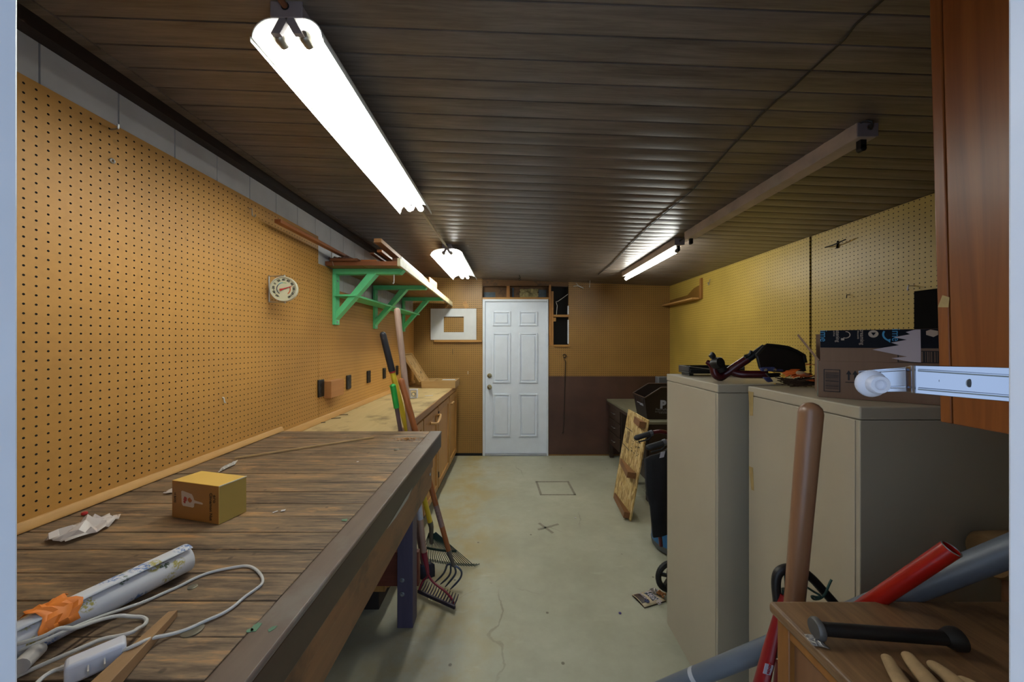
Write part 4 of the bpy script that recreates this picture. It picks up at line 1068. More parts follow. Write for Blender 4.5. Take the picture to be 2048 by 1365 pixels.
tr = thing('plastic_tray', 'low black plastic tray at the back of the cabinet behind the red frame', 'tray', tuple(pt(320,645,1.80)))
tq = pt(320,645,1.80); tq.z = ZT
m = MB(); m.box((tq.x-.135, 1.76, ZT+.012), (tq.x+.14, 1.87, ZT+.020)); m.box((tq.x-.135, 1.76, ZT+.020), (tq.x-.128, 1.87, ZT+.048)); m.box((tq.x+.133, 1.76, ZT+.020), (tq.x+.14, 1.87, ZT+.048)); m.box((tq.x-.128, 1.863, ZT+.02), (tq.x+.133, 1.87, ZT+.048)); m.box((tq.x-.128, 1.76, ZT+.02), (tq.x+.133, 1.766, ZT+.036))
m.build('tray_body', BLKP, tr, bevel=.003)
for dx in (-.125, .11):
    MB().box((tq.x+dx, 1.775, ZT+.0005), (tq.x+dx+.02, 1.855, ZT+.012)).build('foot', BLKP, tr)
MB().tube([V(tq.x-.13,1.762,ZT+.048), V(tq.x-.05,1.755,ZT+.038), V(tq.x+.06,1.758,ZT+.030)], .003, 6).build('handle_wire', CHROME, tr)

LO = plain('orange_leaf', '#c95a18', .6, var=.3, scale=30); LY = plain('yellow_leaf', '#c79a35', .6, var=.3, scale=30); LBR = plain('brown_straw', '#3b2a1a', .8, var=.4, scale=50); LCR = plain('cream_husk', '#b59a77', .6, var=.15)
lw_ = thing('leaf_garland', 'dried autumn garland with orange leaves and brown straw beside the cardboard box', 'garland', (1.13, 1.30, ZT))
rnd = random.Random(31)
m = MB()
for k in range(150):
    p = V(rnd.uniform(1.03, 1.145), rnd.uniform(1.305, 1.365), ZT+rnd.uniform(.003, .028)); a = rnd.uniform(-.7, .7)+(math.pi if rnd.random() < .5 else 0)
    q = p+V(math.cos(a)*.05, math.sin(a)*.012, rnd.uniform(-.003, .012)); s = V(0, .002, .003); m.face([p, q, q+s, p+s])
m.build('straw', LBR, lw_, smooth=False)
def leaf(p, a, tilt, L, mt, nm='leaf'):
    d = V(math.cos(a), math.sin(a), tilt).normalized(); s = d.cross(up).normalized(); n = s.cross(d); m = MB()
    prof = [(0,.0),(.15,.10),(.3,.34),(.42,.24),(.6,.30),(.75,.14),(1,0)]
    top = [p+d*L*t+s*L*w+n*L*(.12*math.sin(t*3.1)) for t, w in prof]; bot = [p+d*L*t-s*L*w+n*L*(.12*math.sin(t*3.1)) for t, w in prof]
    mid = [p+d*L*t+n*L*(.12*math.sin(t*3.1)-.03) for t, w in prof]; k = len(prof)
    m.add(top+mid+bot, [(i, i+1, k+i+1, k+i) for i in range(k-1)]+[(k+i, k+i+1, 2*k+i+1, 2*k+i) for i in range(k-1)])
    m.build(nm, mt, lw_, solid=.0008, ang=70)
for (x, y, d, a, ti, L, mt) in ((1350,720,1.36,.35,.35,.060,LY), (1400,690,1.35,.4,.3,.075,LO), (1470,690,1.34,.1,.1,.09,LO), (1500,705,1.33,.2,.05,.085,LO), (1440,650,1.36,.2,.3,.06,LO),
                              (1600,705,1.33,.15,.0,.08,LO), (1740,745,1.30,-.9,-.3,.06,LO), (1700,740,1.31,-.4,-.1,.05,LO), (1640,690,1.34,.0,.05,.06,LY), (1240,800,1.375,.6,.1,.018,LY), (1160,625,1.40,.3,-.1,.03,LY), (1690,520,1.42,.1,-.05,.05,LO)):
    leaf(pt(x, y, d), a, ti, L, mt)
MB().lathe([(.001,0),(.007,.006),(.010,.022),(.008,.045),(.003,.062)], pt(1550,622,1.33), (1,.05,-.28), 12).build('seed_husk', LCR, lw_)

# cardboard carton
CARD = wood('corrugated_card', '#7f6552', '#725a48', 'Z', 60, .75, contrast=.4, bump=.05, stretch=.02)
CARDI = plain('card_inside', '#8c6f57', .8); NAVY = plain('navy_tape', '#0c1019', .6, var=.3, scale=40, spec=.15)
PRT = plain('black_print', '#0c0b0b', .6, var=0); LBL = plain('torn_white_label', '#b9b0b8', .5, var=.05); CYAN = plain('cyan_print', '#2f86b8', .4, var=0); CREAMP = plain('cream_print', '#a99a8a', .5, var=.1)
O = V(.935, 1.095, ZT+.0005); cu_ = V(.785, -.62, 0).normalized(); cw = V(.62, .785, 0).normalized(); BL, BD, BH = .30, .27, .110
bxo = thing('cardboard_box', 'open brown shipping carton with dark printed tape and torn label on the cabinet', 'box', tuple(O))
tk = .004
m = MB(); m.obox(O, cu_*BL, cw*tk, up*BH); m.obox(O+cw*(BD-tk), cu_*BL, cw*tk, up*BH); m.obox(O+cw*tk, cu_*tk, cw*(BD-2*tk), up*BH); m.obox(O+cw*tk+cu_*(BL-tk), cu_*tk, cw*(BD-2*tk), up*BH); m.obox(O+cw*tk+cu_*tk, cu_*(BL-2*tk), cw*(BD-2*tk), up*tk)
m.build('carton_body', CARD, bxo, bevel=.0008)
FH = .092; fdir = (up*1.0-cw*-.05).normalized()
fo_ = O+up*BH+cu_*.004
MB().obox(fo_, cu_*(BL-.006), cw*.003, fdir*FH).build('front_flap', CARD, bxo, bevel=.0006)
sf = (up*.080-cu_*.050)
MB().obox(O+up*BH+cw*.004, cw*(BD*.95), cu_*.003+up*.002, sf).build('side_flap', CARDI, bxo)
MB().obox(O+up*BH+cw*(BD-.004)+cu_*.004, cu_*(BL-.01), cw*.003, up*.085+cw*.03).build('back_flap', CARDI, bxo)
MB().obox(O+cw*.012-cu_*.0006, cw*.030, -cu_*.0004, up*BH).build('corner_label', plain('green_grey_label', '#56706a', .5, var=.6, scale=120), bxo)
Bf = lambda a, b, off=.0008: O+cu_*a+up*b-cw*off                    # printed front
Ff = lambda a, b, off=.0008: fo_+cu_*a+fdir*b-cw*off               # printed flap
FB = MB
def fpoly(fn, pts, off, nm, mt): return MB().prism([fn(a, b, off) for a, b in pts], -cw*.0003).build(nm, mt, bxo)
def frect(fn, a0, b0, a1, b1, off=.0008, mb=None):
    return (mb or MB()).prism([fn(a0, b0, off), fn(a1, b0, off), fn(a1, b1, off), fn(a0, b1, off)], -cw*.0003)
m = MB(); a0, b0, a1, b1 = .012, .018, .049, .085; w_ = .002
frect(Bf, a0, b0, a1, b0+w_, mb=m); frect(Bf, a0, b1-w_, a1, b1, mb=m); frect(Bf, a0, b0, a0+w_, b1, mb=m); frect(Bf, a1-w_, b0, a1, b1, mb=m)
rnd = random.Random(2); y = b0+.008
while y < b1-.008:
    h_ = rnd.choice((.0008, .0012, .002)); frect(Bf, a0+.004, y, a1-.003, y+h_, mb=m); y += h_+rnd.choice((.0012, .0018, .0026))
m.build('barcode_print', PRT, bxo)
m = MB(); frect(Bf, .060, .048, .088, .050, mb=m)
for a in (.0675, .081):
    frect(Bf, a-.002, .055, a+.002, .074, mb=m); m.prism([Bf(a-.006, .072), Bf(a+.006, .072), Bf(a, .084)], -cw*.0003)
m.build('arrow_print', PRT, bxo)
frect(Ff, .0005, .040, BL-.0065, FH-.0005, .0006).build('tape_band', NAVY, bxo)
rt = -fdir                                                            # rotated lettering reads downward
for a, b, s, sz, mt in ((.0005, .093, 'ime', .024, CYAN), (.152, .094, 'ime', .024, CYAN), (.036, .092, 'stening', .0125, CREAMP), (.088, .093, 'treaming', .0125, CREAMP), (.030, .091, 'ad-free', .006, CREAMP), (.082, .090, 'thousands', .006, CREAMP)):
    MB().text(s, Ff(a, b, .0012), rt, cu_, sz).build('tape_lettering', mt, bxo, smooth=False)
def farc(ca, cb, r0, r1, a0, a1, nm, mt, off=.0012):
    n = 16; m = MB(); vs = []
    for k in range(n+1):
        a = R(a0+(a1-a0)*k/n); vs += [Ff(ca+math.cos(a)*r0, cb+math.sin(a)*r0, off), Ff(ca+math.cos(a)*r1, cb+math.sin(a)*r1, off)]
    m.add(vs, [(2*k, 2*k+1, 2*k+3, 2*k+2) for k in range(n)]); m.build(nm, mt, bxo)
farc(.057, .078, .0085, .0105, -120, 90, 'headphone_icon', CREAMP); frect(Ff, .047, .062, .054, .068, .0012).build('headphone_icon', CREAMP, bxo)
farc(.115, .080, .0001, .0105, 0, 360, 'play_icon', CREAMP); MB().prism([Ff(.110, .084, .0016), Ff(.120, .084, .0016), Ff(.115, .075, .0016)], -cw*.0003).build('play_arrow', NAVY, bxo)
farc(.153, .078, .0165, .0205, 150, 240, 'smile_logo', CYAN); MB().prism([Ff(.140, .063, .0014), Ff(.149, .0655, .0014), Ff(.148, .055, .0014)], -cw*.0003).build('smile_logo', CYAN, bxo)
fpoly(Ff, [(.205,.0905),(.205,.002),(.187,.003),(.172,.006),(.150,.012),(.180,.017),(.160,.022),(.113,.035),(.135,.041),(.165,.048),(.150,.055),(.180,.063),(.155,.070),(.186,.078),(.178,.084),(.195,.0905)], .0014, 'torn_label', LBL)
m = MB(); m.prism([Ff(.215,.076,.0012), Ff(.228,.070,.0012), Ff(.236,.076,.0012), Ff(.236,.086,.0012), Ff(.223,.090,.0012), Ff(.215,.086,.0012)], -cw*.0003); m.build('package_icon', CREAMP, bxo)
m = MB(); a = .162; frect(Ff, .162, .001, .290, .003, mb=m); frect(Ff, .162, .001, .164, .025, mb=m); frect(Ff, .206, .031, .290, .033, mb=m); a = .209; rnd = random.Random(6)
while a < .286:
    w_ = rnd.choice((.0012, .002, .0034)); frect(Ff, a, .003, a+w_, .031, mb=m); a += w_+rnd.choice((.0016, .0026))
m.build('barcode_print', PRT, bxo)

# ------------------------------------------------------------------ right wall furnishings
d0 = onX(1833, 590, XR); d1 = onX(1872, 560, XR)
pz1 = onX(1833, 583, XR).z; tag(MB().box((XR-.014, d0.y-.30, pz1-.42), (XR-.001, d0.y, pz1)).build('black_panel', plain('black_board', '#0b0a09', .9, spec=.1), bevel=.002), 'black flat panel on the yellow pegboard behind the cardboard box', 'panel')
cs2 = thing('corner_ledge', 'short pine corner ledge with an upright end board high on the yellow pegboard', 'ledge', (XR-.05, 4.3, 1.98))
MB().box((XR-.105, 3.99, 1.985), (XR-.001, YB-.002, 2.004)).build('ledge_board', PINE, cs2, bevel=.002)
MB().prism([(XR-.001, 3.985, 1.985), (XR-.030, 3.985, 1.985), (XR-.024, 3.985, 2.215), (XR-.001, 3.985, 2.215)], (0, -.03, 0)).build('end_board', PINE_Z, cs2, bevel=.002)
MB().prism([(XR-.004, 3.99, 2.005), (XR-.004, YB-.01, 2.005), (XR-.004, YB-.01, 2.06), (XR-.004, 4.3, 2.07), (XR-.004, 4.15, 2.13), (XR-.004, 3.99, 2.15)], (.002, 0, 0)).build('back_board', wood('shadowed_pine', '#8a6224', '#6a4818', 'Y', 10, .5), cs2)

# ------------------------------------------------------------------ brown desk, recycling crate
DESKB = plain('brown_desk_steel', '#35261d', .5, .1, var=.12); DESKT = plain('grey_green_desk_top', '#6d6a56', .45, var=.15, scale=14)
dk = thing('steel_desk', 'old dark brown desk with drawers against the back wall, behind the chipboard', 'desk', (1.65, 4.08, 0))
ZD = .760
MB().box((1.265, 3.38, ZD-.028), (1.95, 4.755, ZD)).build('desk_top', DESKT, dk, bevel=.004)
MB().box((1.262, 3.377, ZD-.060), (1.285, 4.758, ZD-.0285)).build('top_rail', DESKB, dk, bevel=.003)
for y0, y1 in ((4.24, 4.74), (3.40, 3.86)):
    pd = MB().box((1.30, y0, .18), (1.93, y1, ZD-.029)).build('pedestal', DESKB, dk, bevel=.003)
    for k in range(3):
        z0 = .195+k*.173; dw = MB().box((1.283, y0+.012, z0), (1.2995, y1-.012, z0+.162)).build('drawer', DESKB, pd, bevel=.004)
    for x in (1.29, 1.88):
        for y in (y0+.0, y1-.05):
            MB().box((x, y, 0), (x+.045, y+.05, .18)).build('leg', DESKB, dk, bevel=.002)
for k, (y0, y1) in enumerate(((4.24, 4.74), (3.40, 3.86))):
    for j in range(3):
        z0 = .195+j*.173+.08; yc = (y0+y1)/2
        MB().tube([V(1.284, yc-.05, z0), V(1.268, yc-.045, z0), V(1.264, yc, z0+.004), V(1.268, yc+.045, z0), V(1.284, yc+.05, z0)], .0085, 8, flat=.7).build('drawer_pull', CHROME, dk)
CRATE = plain('dark_brown_crate', '#1d1411', .4, var=.15); CRIM = plain('brown_crate_rim', '#3b2a20', .45)
cr = thing('recycling_crate', 'dark brown plastic recycling crate with a white P emblem on the desk', 'crate', (1.55, 3.62, ZD))
y0, y1 = 3.46, 3.79; xA, xB, xC = 1.285, 1.445, 1.86; z0 = ZD+.001; zl, zh = .972, 1.072; ins = .035
ftop = lambda y: [(xA, y, zl), (xB, y, zh), (xC, y, zh)]
def side(y, yi):
    m = MB(); top = ftop(y); bot = [(xA+ins, yi, z0), (xB, yi, z0), (xC-ins, yi, z0)]
    return m.slab([bot[0], bot[2], top[2], top[1], top[0]] if False else [V(*bot[0]), V(*bot[2]), V(*top[2]), V(*top[1]), V(*top[0])], .004)
m = MB()
for y, yi in ((y0, y0+.025), (y1, y1-.025)):
    yl = y+(yi-y)*(zh-zl)/(zh-z0); pts = [V(xA+ins, yi, z0), V(xC-ins, yi, z0), V(xC, y, zh), V(xB, y, zh), V(xA, yl, zl)]; m.prism(pts, V(0, .004, 0))
m.prism([V(xA, y0, zl), V(xA, y1, zl), V(xA+ins, y1-.025, z0), V(xA+ins, y0+.025, z0)], V(.004, 0, 0))
m.prism([V(xC, y0, zh), V(xC, y1, zh), V(xC-ins, y1-.025, z0), V(xC-ins, y0+.025, z0)], V(.004, 0, 0))
m.box((xA+ins, y0+.025, z0), (xC-ins, y1-.025, z0+.004))
m.build('crate_body', CRATE, cr)
m = MB(); m.tube([V(xA, y0, zl), V(xB, y0, zh), V(xC, y0, zh), V(xC, y1, zh), V(xB, y1, zh), V(xA, y1, zl), V(xA, y0, zl)], .0075, 8); m.build('crate_rim', CRIM, cr)
m = MB()
for k in range(5):
    yy = y0+.05+k*.055; m.prism([V(xA+.002, yy, zl-.018), V(xA+.002, yy+.03, zl-.018), V(xA+.012, yy+.018, zl-.07)], V(-.004, 0, 0))
m.build('rib_pattern', CRIM, cr)
sl = Vector((0, .025, z0-zl)).normalized()*-1; n_ = V(0,-1,0)
def cf(x, z): return V(x, y0+.025*(zh-z)/(zh-z0)-.0025, z)
tb_ = (cf(1.5, .95)-cf(1.5, .85)).normalized()
WPR = plain('white_print', '#9fa3b0', .5, var=0)
MB().text('P', cf(1.438, .872), V(1,0,0), tb_, .105, bold=.006).build('emblem', WPR, cr, smooth=False)
MB().text('PeoriaRecycles', cf(1.395, .848), V(1,0,0), tb_, .033).build('lettering', plain('grey_print', '#77777c', .5, var=0), cr, smooth=False)
m = MB()
for (a, z, L) in ((1.392, .832, .20), (1.43, .820, .10)):
    x = a; rnd = random.Random(int(z*1000))
    while x < a+L:
        w_ = rnd.uniform(.006, .02); m.face([cf(x, z), cf(x+w_, z), cf(x+w_, z+.006), cf(x, z+.006)]); x += w_+.005
m.build('fine_print', _cache['grey_print'], cr)
m = MB()
for z, L in ((.895, .17), (.882, .10)):
    f = (zl-z)/(zl-z0)*ins; m.prism([V(xA+f-.002, y0+.07, z), V(xA+f-.002, y0+.07+L, z), V(xA+f-.002, y0+.07+L, z+.006), V(xA+f-.002, y0+.07, z+.006)], V(-.0006,0,0))
m.build('fine_print', WPR, cr)
tag(MB().box((1.60, 3.9, ZD+.001), (1.72, 4.0, 1.13)).build('storage_tub', plain('grey_tub', '#4a4b50', .5), bevel=.006), 'dark grey slim tub standing on the desk behind the recycling crate', 'tub')

# ------------------------------------------------------------------ leaning chipboard with cleats
def osb():
    m = Mat('strand_board', .6, 0, .3); v = m.coord((1, 1, .16))
    vo = m.n('ShaderNodeTexVoronoi', {'Vector': m.coord((60, 60, 14)), 'Scale': 1.0}, distance='MANHATTAN').outputs[1]
    sp = m.n('ShaderNodeSeparateColor', {0: vo}).outputs[0]
    col = m.ramp(sp, [(.0, C('#8f6f3c')), (.35, C('#bd9d60')), (.7, C('#d0b277')), (1, C('#dcc592'))])
    col = m.mix(m.ramp(m.noise(v, 90, 5, .7), [(.35, BW(.55)), (.55, BW(0))]), col, C('#5c3f1b'))
    m.color(col); return m.m
OSB = osb()
TL, TR2, BR, BLc = P(1256, 819, 3.50), P(1296.4, 841, 3.02), P(1260, 1044, 3.025), P(1225, 993, 3.50)
BR.z = .002; BLc.z = .002; BR.x, BLc.x = .998, .992
TL = V(1.140, 3.50, .858); TR2 = V(1.152, 3.02, .853)
bd = thing('chipboard_panel', 'strand board with three wooden cleats leaning by the desk', 'board', tuple((BR+BLc)/2))
pl = MB(); nb = (BR-BLc).cross(TL-BLc).normalized(); nb = nb if nb.x > 0 else -nb
pl.prism([BLc, BR, TR2, TL], nb*.012); pl.build('board', OSB, bd, bevel=.001)
CLT = wood('cleat_wood', '#8a5f3a', '#6a4526', 'Y', 14, .5); CLP = plain('cleat_top', '#b39c6a', .6)
W = lambda a, b, off=.0: BLc+(BR-BLc)*a+(TL-BLc)*b-nb*off      # a: far->near, b: up
for (a0, a1, b, hgt, out) in ((.45, .97, .905, .055, .055), (.10, .93, .40, .05, .075), (.10, .95, .012, .05, .05)):
    e = (BR-BLc)*(a1-a0); u2 = (TL-BLc).normalized()
    MB().prism([W(a0, b, .0005), W(a0, b, .012), W(a1, b, out), W(a1, b, .0005)], u2*hgt).build('cleat', CLT if b != .40 else CLT, bd, bevel=.001)
m = MB()
for (a0, b0, a1, b1) in ((.02, .80, .42, .80), (.02, .615, .42, .60)):
    p, q = W(a0, b0, .0006), W(a1, b1, .0006); m.bar(p, q, .006, .0006, nb)
m.build('pencil_line', INK, bd)
SMP = plain('stamp_print', '#5d4a2a', .7, var=.4, scale=150)
m = MB(); rnd = random.Random(4)
for k in range(30):
    a, b = rnd.uniform(.45, .85), rnd.uniform(.60, .78); p = W(a, b, .0006); q = W(a+rnd.uniform(.02, .07), b, .0006); m.bar(p, q, .008, .0006, nb)
for k in range(9):
    p, q = W(.16+.001*k, .66+k*.014, .0006), W(.32, .66+k*.014, .0006); m.bar(p, q, .007, .0006, nb)
m.build('stamp_marks', SMP, bd)

# ------------------------------------------------------------------ rollator walker, blue drum, snack bag
RED2 = plain('dark_red_tube', '#4a1119', .3, .2); CLOTH = plain('black_fabric', '#0e0e13', .9, var=.2, scale=20); RUB = plain('black_rubber', '#0b0b0c', .6)
GRIP = plain('black_handgrip', '#141519', .55)
ro = thing('rollator', 'rollator walker with black grips, red tubes and black seat cloth behind the cabinet', 'walker', (1.05, 2.2, 0))
for (pa, pb, d, ft) in (((1268,878),(1303,866.5),2.31,(1.16,2.42)), ((1292,897.5),(1330,885),2.06,(1.16,2.08))):
    a, b = P(*pa, d), P(*pb, d); dr = (b-a).normalized()
    MB().handle(b, a, .0155, .0175, 14).build('handgrip', GRIP, ro)
    MB().cyl(b-dr*.012, b+dr*.006, .0185, 12).build('grip_collar', plain('grey_collar', '#5b5d66', .4, .5), ro)
    top = b+dr*.012
    MB().tube(smooth([top, top+V(.05,.0,.008), top+V(.13,.01,-.015), V(top.x+.22, d+.02, top.z-.10), V(top.x+.25, d+.02, .55), V(top.x+.27, d+.02, .20)]), .0125, 10).build('frame_tube', RED2, ro)
    MB().tube([V(top.x+.245, d+.02, .62), V(top.x+.02, d+.0, .48), V(top.x-.0+.05, d, .20)], .0125, 10).build('frame_tube', RED2, ro)
    MB().tube([b+dr*.01-up*.012, b-dr*.02-up*.035, a+dr*.03-up*.030], .005, 8).build('brake_lever', BLKP, ro)
cl = MB(); prof = [(1285, 915), (1290, 985), (1297, 1010), (1301, 1068)]; vs = []; rows = []
for j, (px, py) in enumerate(prof):
    z_ = P(px, py, 2.2).z; x_ = P(px, py, 2.2).x
    rows.append([V(x_+.00+.012*math.sin(i*1.7+j), 2.20+.03*math.sin(i*1.1+j*.7)*0+i*.0, z_) if False else V(x_+i*.045, 2.16+.012*math.sin(i*1.9+j)+.10*(i/6), z_+(.004*math.sin(i*2.1) if j == 3 else 0)+(i*.012 if j == 0 else 0)) for i in range(7)])
cl.add([p for r_ in rows for p in r_], [(j*7+i, j*7+i+1, (j+1)*7+i+1, (j+1)*7+i) for j in range(3) for i in range(6)])
cl.build('seat_cloth', CLOTH, ro, solid=.02, ang=60)
MB().obox(P(1319, 917, 2.13), V(.026,0,.006), V(0,.002,0), V(.008,0,.034)).build('white_tag', plain('white_cloth_tag', '#a9a7b0', .7), ro)
def wheel(c, r_, nm='wheel'):
    w = MB().ring(c, (.15,-1,0), r_-.014, .014, 28, 8).build(nm, RUB, ro)
    ax_ = V(.15,-1,0).normalized(); uu_ = ax_.cross(up).normalized()
    MB().lathe([(.024,-.012),(.024,.012),(.001,.014)], c, ax_, 14).build('hub', BLKP, w)
    MB().ring(c, ax_, r_-.030, .007, 24, 6).build('rim', BLKP, w)
    for k in range(5):
        a = R(18+72*k); dd_ = uu_*math.cos(a)+up*math.sin(a); MB().bar(c+dd_*.02, c+dd_*(r_-.028), .014, .022, ax_).build('spoke', BLKP, w)
wc = onZ(1341, 1186, 0); wheel(V(wc.x, wc.y, .098), .097)
wheel(V(1.44, 2.62, .098), .097); wheel(V(1.47, 2.12, .098), .097)
MB().tube([V(wc.x, wc.y+.03, .098), V(wc.x+.04, 2.2, .30)], .012, 8).build('fork', RED2, ro)

DRUM = Mat('weathered_blue_paint', .45, 0, .4); v = DRUM.coord((3,3,.7)); DRUM.color(DRUM.mix(DRUM.ramp(DRUM.noise(v, 3.2, 4, .6), [(.56, BW(0)), (.60, BW(1))]), C('#1f5f93'), C('#a5722f')))
dc = onZ(1331, 1126, 0); dcx, dcy = dc.x+.165, dc.y+.10
dm = thing('blue_drum', 'blue paint-worn drum standing on the floor under the rollator cloth', 'drum', (dcx, dcy+.08, 0))
MB().lathe([(.150, .012), (.172, .03), (.180, .07), (.180, .30), (.170, .315), (.001, .315)], (dcx, dcy+.08, 0), up, 36).build('drum_body', DRUM.m, dm)
MB().lathe([(.001, 0), (.150, 0), (.176, .022), (.183, .060), (.176, .062), (.150, .020)], (dcx, dcy+.08, 0), up, 36).build('base_ring', plain('grey_base_ring', '#4c4f50', .6), dm)

# snack pouch
KRAFT = plain('cream_pouch', '#b7a686', .5, var=.06); BROWNP = plain('brown_pouch_print', '#33241f', .45, var=.2); SILV = plain('silver_lining', '#9a948d', .3, .5)
s0, s1, s2, s3 = onZ(1264, 1189, .012), onZ(1289, 1214, .012), onZ(1332, 1198, .020), onZ(1303, 1177, .020)
sp_ = thing('snack_pouch', 'torn cream and brown snack pouch lying on the floor by the walker wheel', 'pouch', tuple((s0+s2)/2*1))
def sq(a, b, lift=0):
    p = (s0*(1-a)+s1*a)*(1-b)+(s3*(1-a)+s2*a)*b
    p = p.copy(); p.z = .008+.012*math.sin(math.pi*a)*(.35+.65*math.sin(math.pi*min(1, b*.9+.1)))+lift; return p
def sheet(a0, a1, b0, b1, lift, n=8):
    m = MB(); m.add([sq(a0+(a1-a0)*i/n, b0+(b1-b0)*j/n, lift) for j in range(n+1) for i in range(n+1)], [(j*(n+1)+i, j*(n+1)+i+1, (j+1)*(n+1)+i+1, (j+1)*(n+1)+i) for j in range(n) for i in range(n)]); return m
sheet(0, 1, 0, 1, 0).build('pouch_front', KRAFT, sp_, solid=.001)
m = MB(); m.prism([V(q.x, q.y, .0015) for q in (s0, s1, s2, s3)], V(0,0,.004)); m.build('pouch_back', BROWNP, sp_)
sheet(.06, .80, .02, .36, .0016).build('brown_panel', BROWNP, sp_)
pu = (sq(.8, .6)-sq(.2, .6)).normalized(); pv = (sq(.5, .8)-sq(.5, .5)); pv = (pv-pu*pv.dot(pu)).normalized(); 
BLUEB = plain('blue_letter_back', '#3e4b57', .5, var=.2, scale=200)
sheet(.16, .84, .47, .80, .0016).build('letter_panel', BLUEB, sp_)
T_ = lambda a, b: V(sq(a, b).x, sq(a, b).y, sq(.5, b+.08).z+.0035)
pu = V(pu.x, pu.y, 0).normalized(); pv = V(-pu.y, pu.x, 0)
MB().text('Turtle', T_(.14, .63), pu, pv, .042).build('lettering', LBL, sp_, smooth=False)
MB().text('Hearts', T_(.20, .48), pu, pv, .042).build('lettering', LBL, sp_, smooth=False)
MB().text('pecan', T_(.16, .24), pu, pv, .026).build('lettering', LBL, sp_, smooth=False)
c0 = sq(.78, .25, .003); MB().lathe([(.014,0),(.014,.0012),(.001,.0014)], c0, (0,0,1), 18).build('blue_seal', plain('navy_seal', '#232c52', .5), sp_)
MB().crumple(sq(.0, .84, .004), (sq(.55, .9)-sq(0, .9)), (sq(.1, 1.15)-sq(.1, .84)), up, .03, 6, 6).build('torn_top', SILV, sp_, ang=20, solid=.0006)
m = MB(); rnd = random.Random(8)
for k in range(14):
    p = sq(rnd.uniform(.45, 1), rnd.uniform(.88, 1.08), .012+rnd.random()*.012); m.lathe([(.001,-.006),(.007,-.003),(.008,.002),(.001,.007)], p, (rnd.random(), rnd.random(), 1), 7)
o_ = m.build('nut_crumbs', plain('nut_brown', '#8a5527', .6, var=.4, scale=90), sp_); o_['kind'] = 'stuff'
# specks on the floor
for (px, py, mt, lab) in ((1240, 1228, plain('purple_speck', '#3a2a6a', .5), 'tiny purple crumb on the concrete near the snack pouch'), (1151, 1037, PCH, 'small white crumb on the concrete beyond the taped cross')):
    c0 = onZ(px, py, 0); tag(MB().lathe([(.001,0),(.007,.001),(.008,.004),(.001,.008)], c0, up, 8).build('floor_crumb', mt), lab, 'crumb')

# ------------------------------------------------------------------ oak chest in the corner, with tools
OAKT = wood('oak_chest_top', '#866442', '#583e27', 'Y', 24, .42, stain='#33241a', spec=.45, contrast=.14); OAKF = wood('oak_frame', '#96602a', '#6d4119', 'Z', 14, .45); OAKP = wood('oak_panel', '#7f5636', '#623f25', 'Z', 18, .55)
XO, YO, ZO = .549, .770, .957
oc_ = thing('oak_chest', 'oak chest with panelled side and dark worn top, by the doorway', 'chest', (.9, .56, 0))
MB().box((XO, .335, ZO-.024), (1.28, YO, ZO)).build('chest_top', OAKT, oc_, bevel=.008, seg=3)
MB().box((XO+.026, .345, .02), (1.26, YO-.016, ZO-.0245)).build('carcass', OAKP, oc_)
xs_ = XO+.014
for ya, yb in ((YO-.040, YO-.008), (.345, .39)):
    MB().box((xs_, ya, 0), (xs_+.03, yb, ZO-.0245)).build('post', OAKF, oc_, bevel=.003)
MB().box((xs_+.001, .39, ZO-.052), (xs_+.012, YO-.04, ZO-.0245)).build('rail', OAKF, oc_, bevel=.002)
MB().box((xs_+.001, .39, .05), (xs_+.012, YO-.04, .12)).build('rail', OAKF, oc_, bevel=.002)
MB().box((xs_+.004, .60, .12), (xs_+.012, .6025, ZO-.052)).build('panel_seam', DARKK, oc_)
MB().box((xs_+.002, .39, .12), (xs_+.012, .60, ZO-.052)).build('side_panel', OAKF, oc_, bevel=.002)
# black bar with flanged ends
BLKI = plain('black_iron', '#1b1918', .5, .3, var=.2); GRYI = plain('grey_flange', '#54504c', .45, .4)
b0, b1 = onZ(1634, 1258, ZO+.020), onZ(1915, 1279, ZO+.020); bdv = (b1-b0).normalized()
br_ = thing('iron_bar', 'short black bar with flanged round ends lying on the oak chest', 'bar', tuple((b0+b1)/2-up*.02))
MB().cyl(b0+bdv*.004, b1-bdv*.004, .0115, 16).build('bar', BLKI, br_)
MB().lathe([(.001,-.006),(.016,-.006),(.019,-.002),(.019,.004),(.012,.010)], b0, bdv, 18).build('flange', GRYI, br_)
MB().lathe([(.012,-.022),(.016,-.014),(.019,-.006),(.019,.002),(.012,.006),(.001,.006)], b1, bdv, 18).build('flange', BLKI, br_)
c0 = onZ(1625, 1292, ZO+.002)
tag(MB().crumple(c0, (.024,-.008,0), (.004,.026,0), up, .009, 14, 7).build('foil_scrap', plain('silver_foil', '#8d8680', .35, .4, var=.4, scale=90), ang=25, solid=.0004), 'small crumpled silver scrap on the edge of the oak chest top', 'scrap')
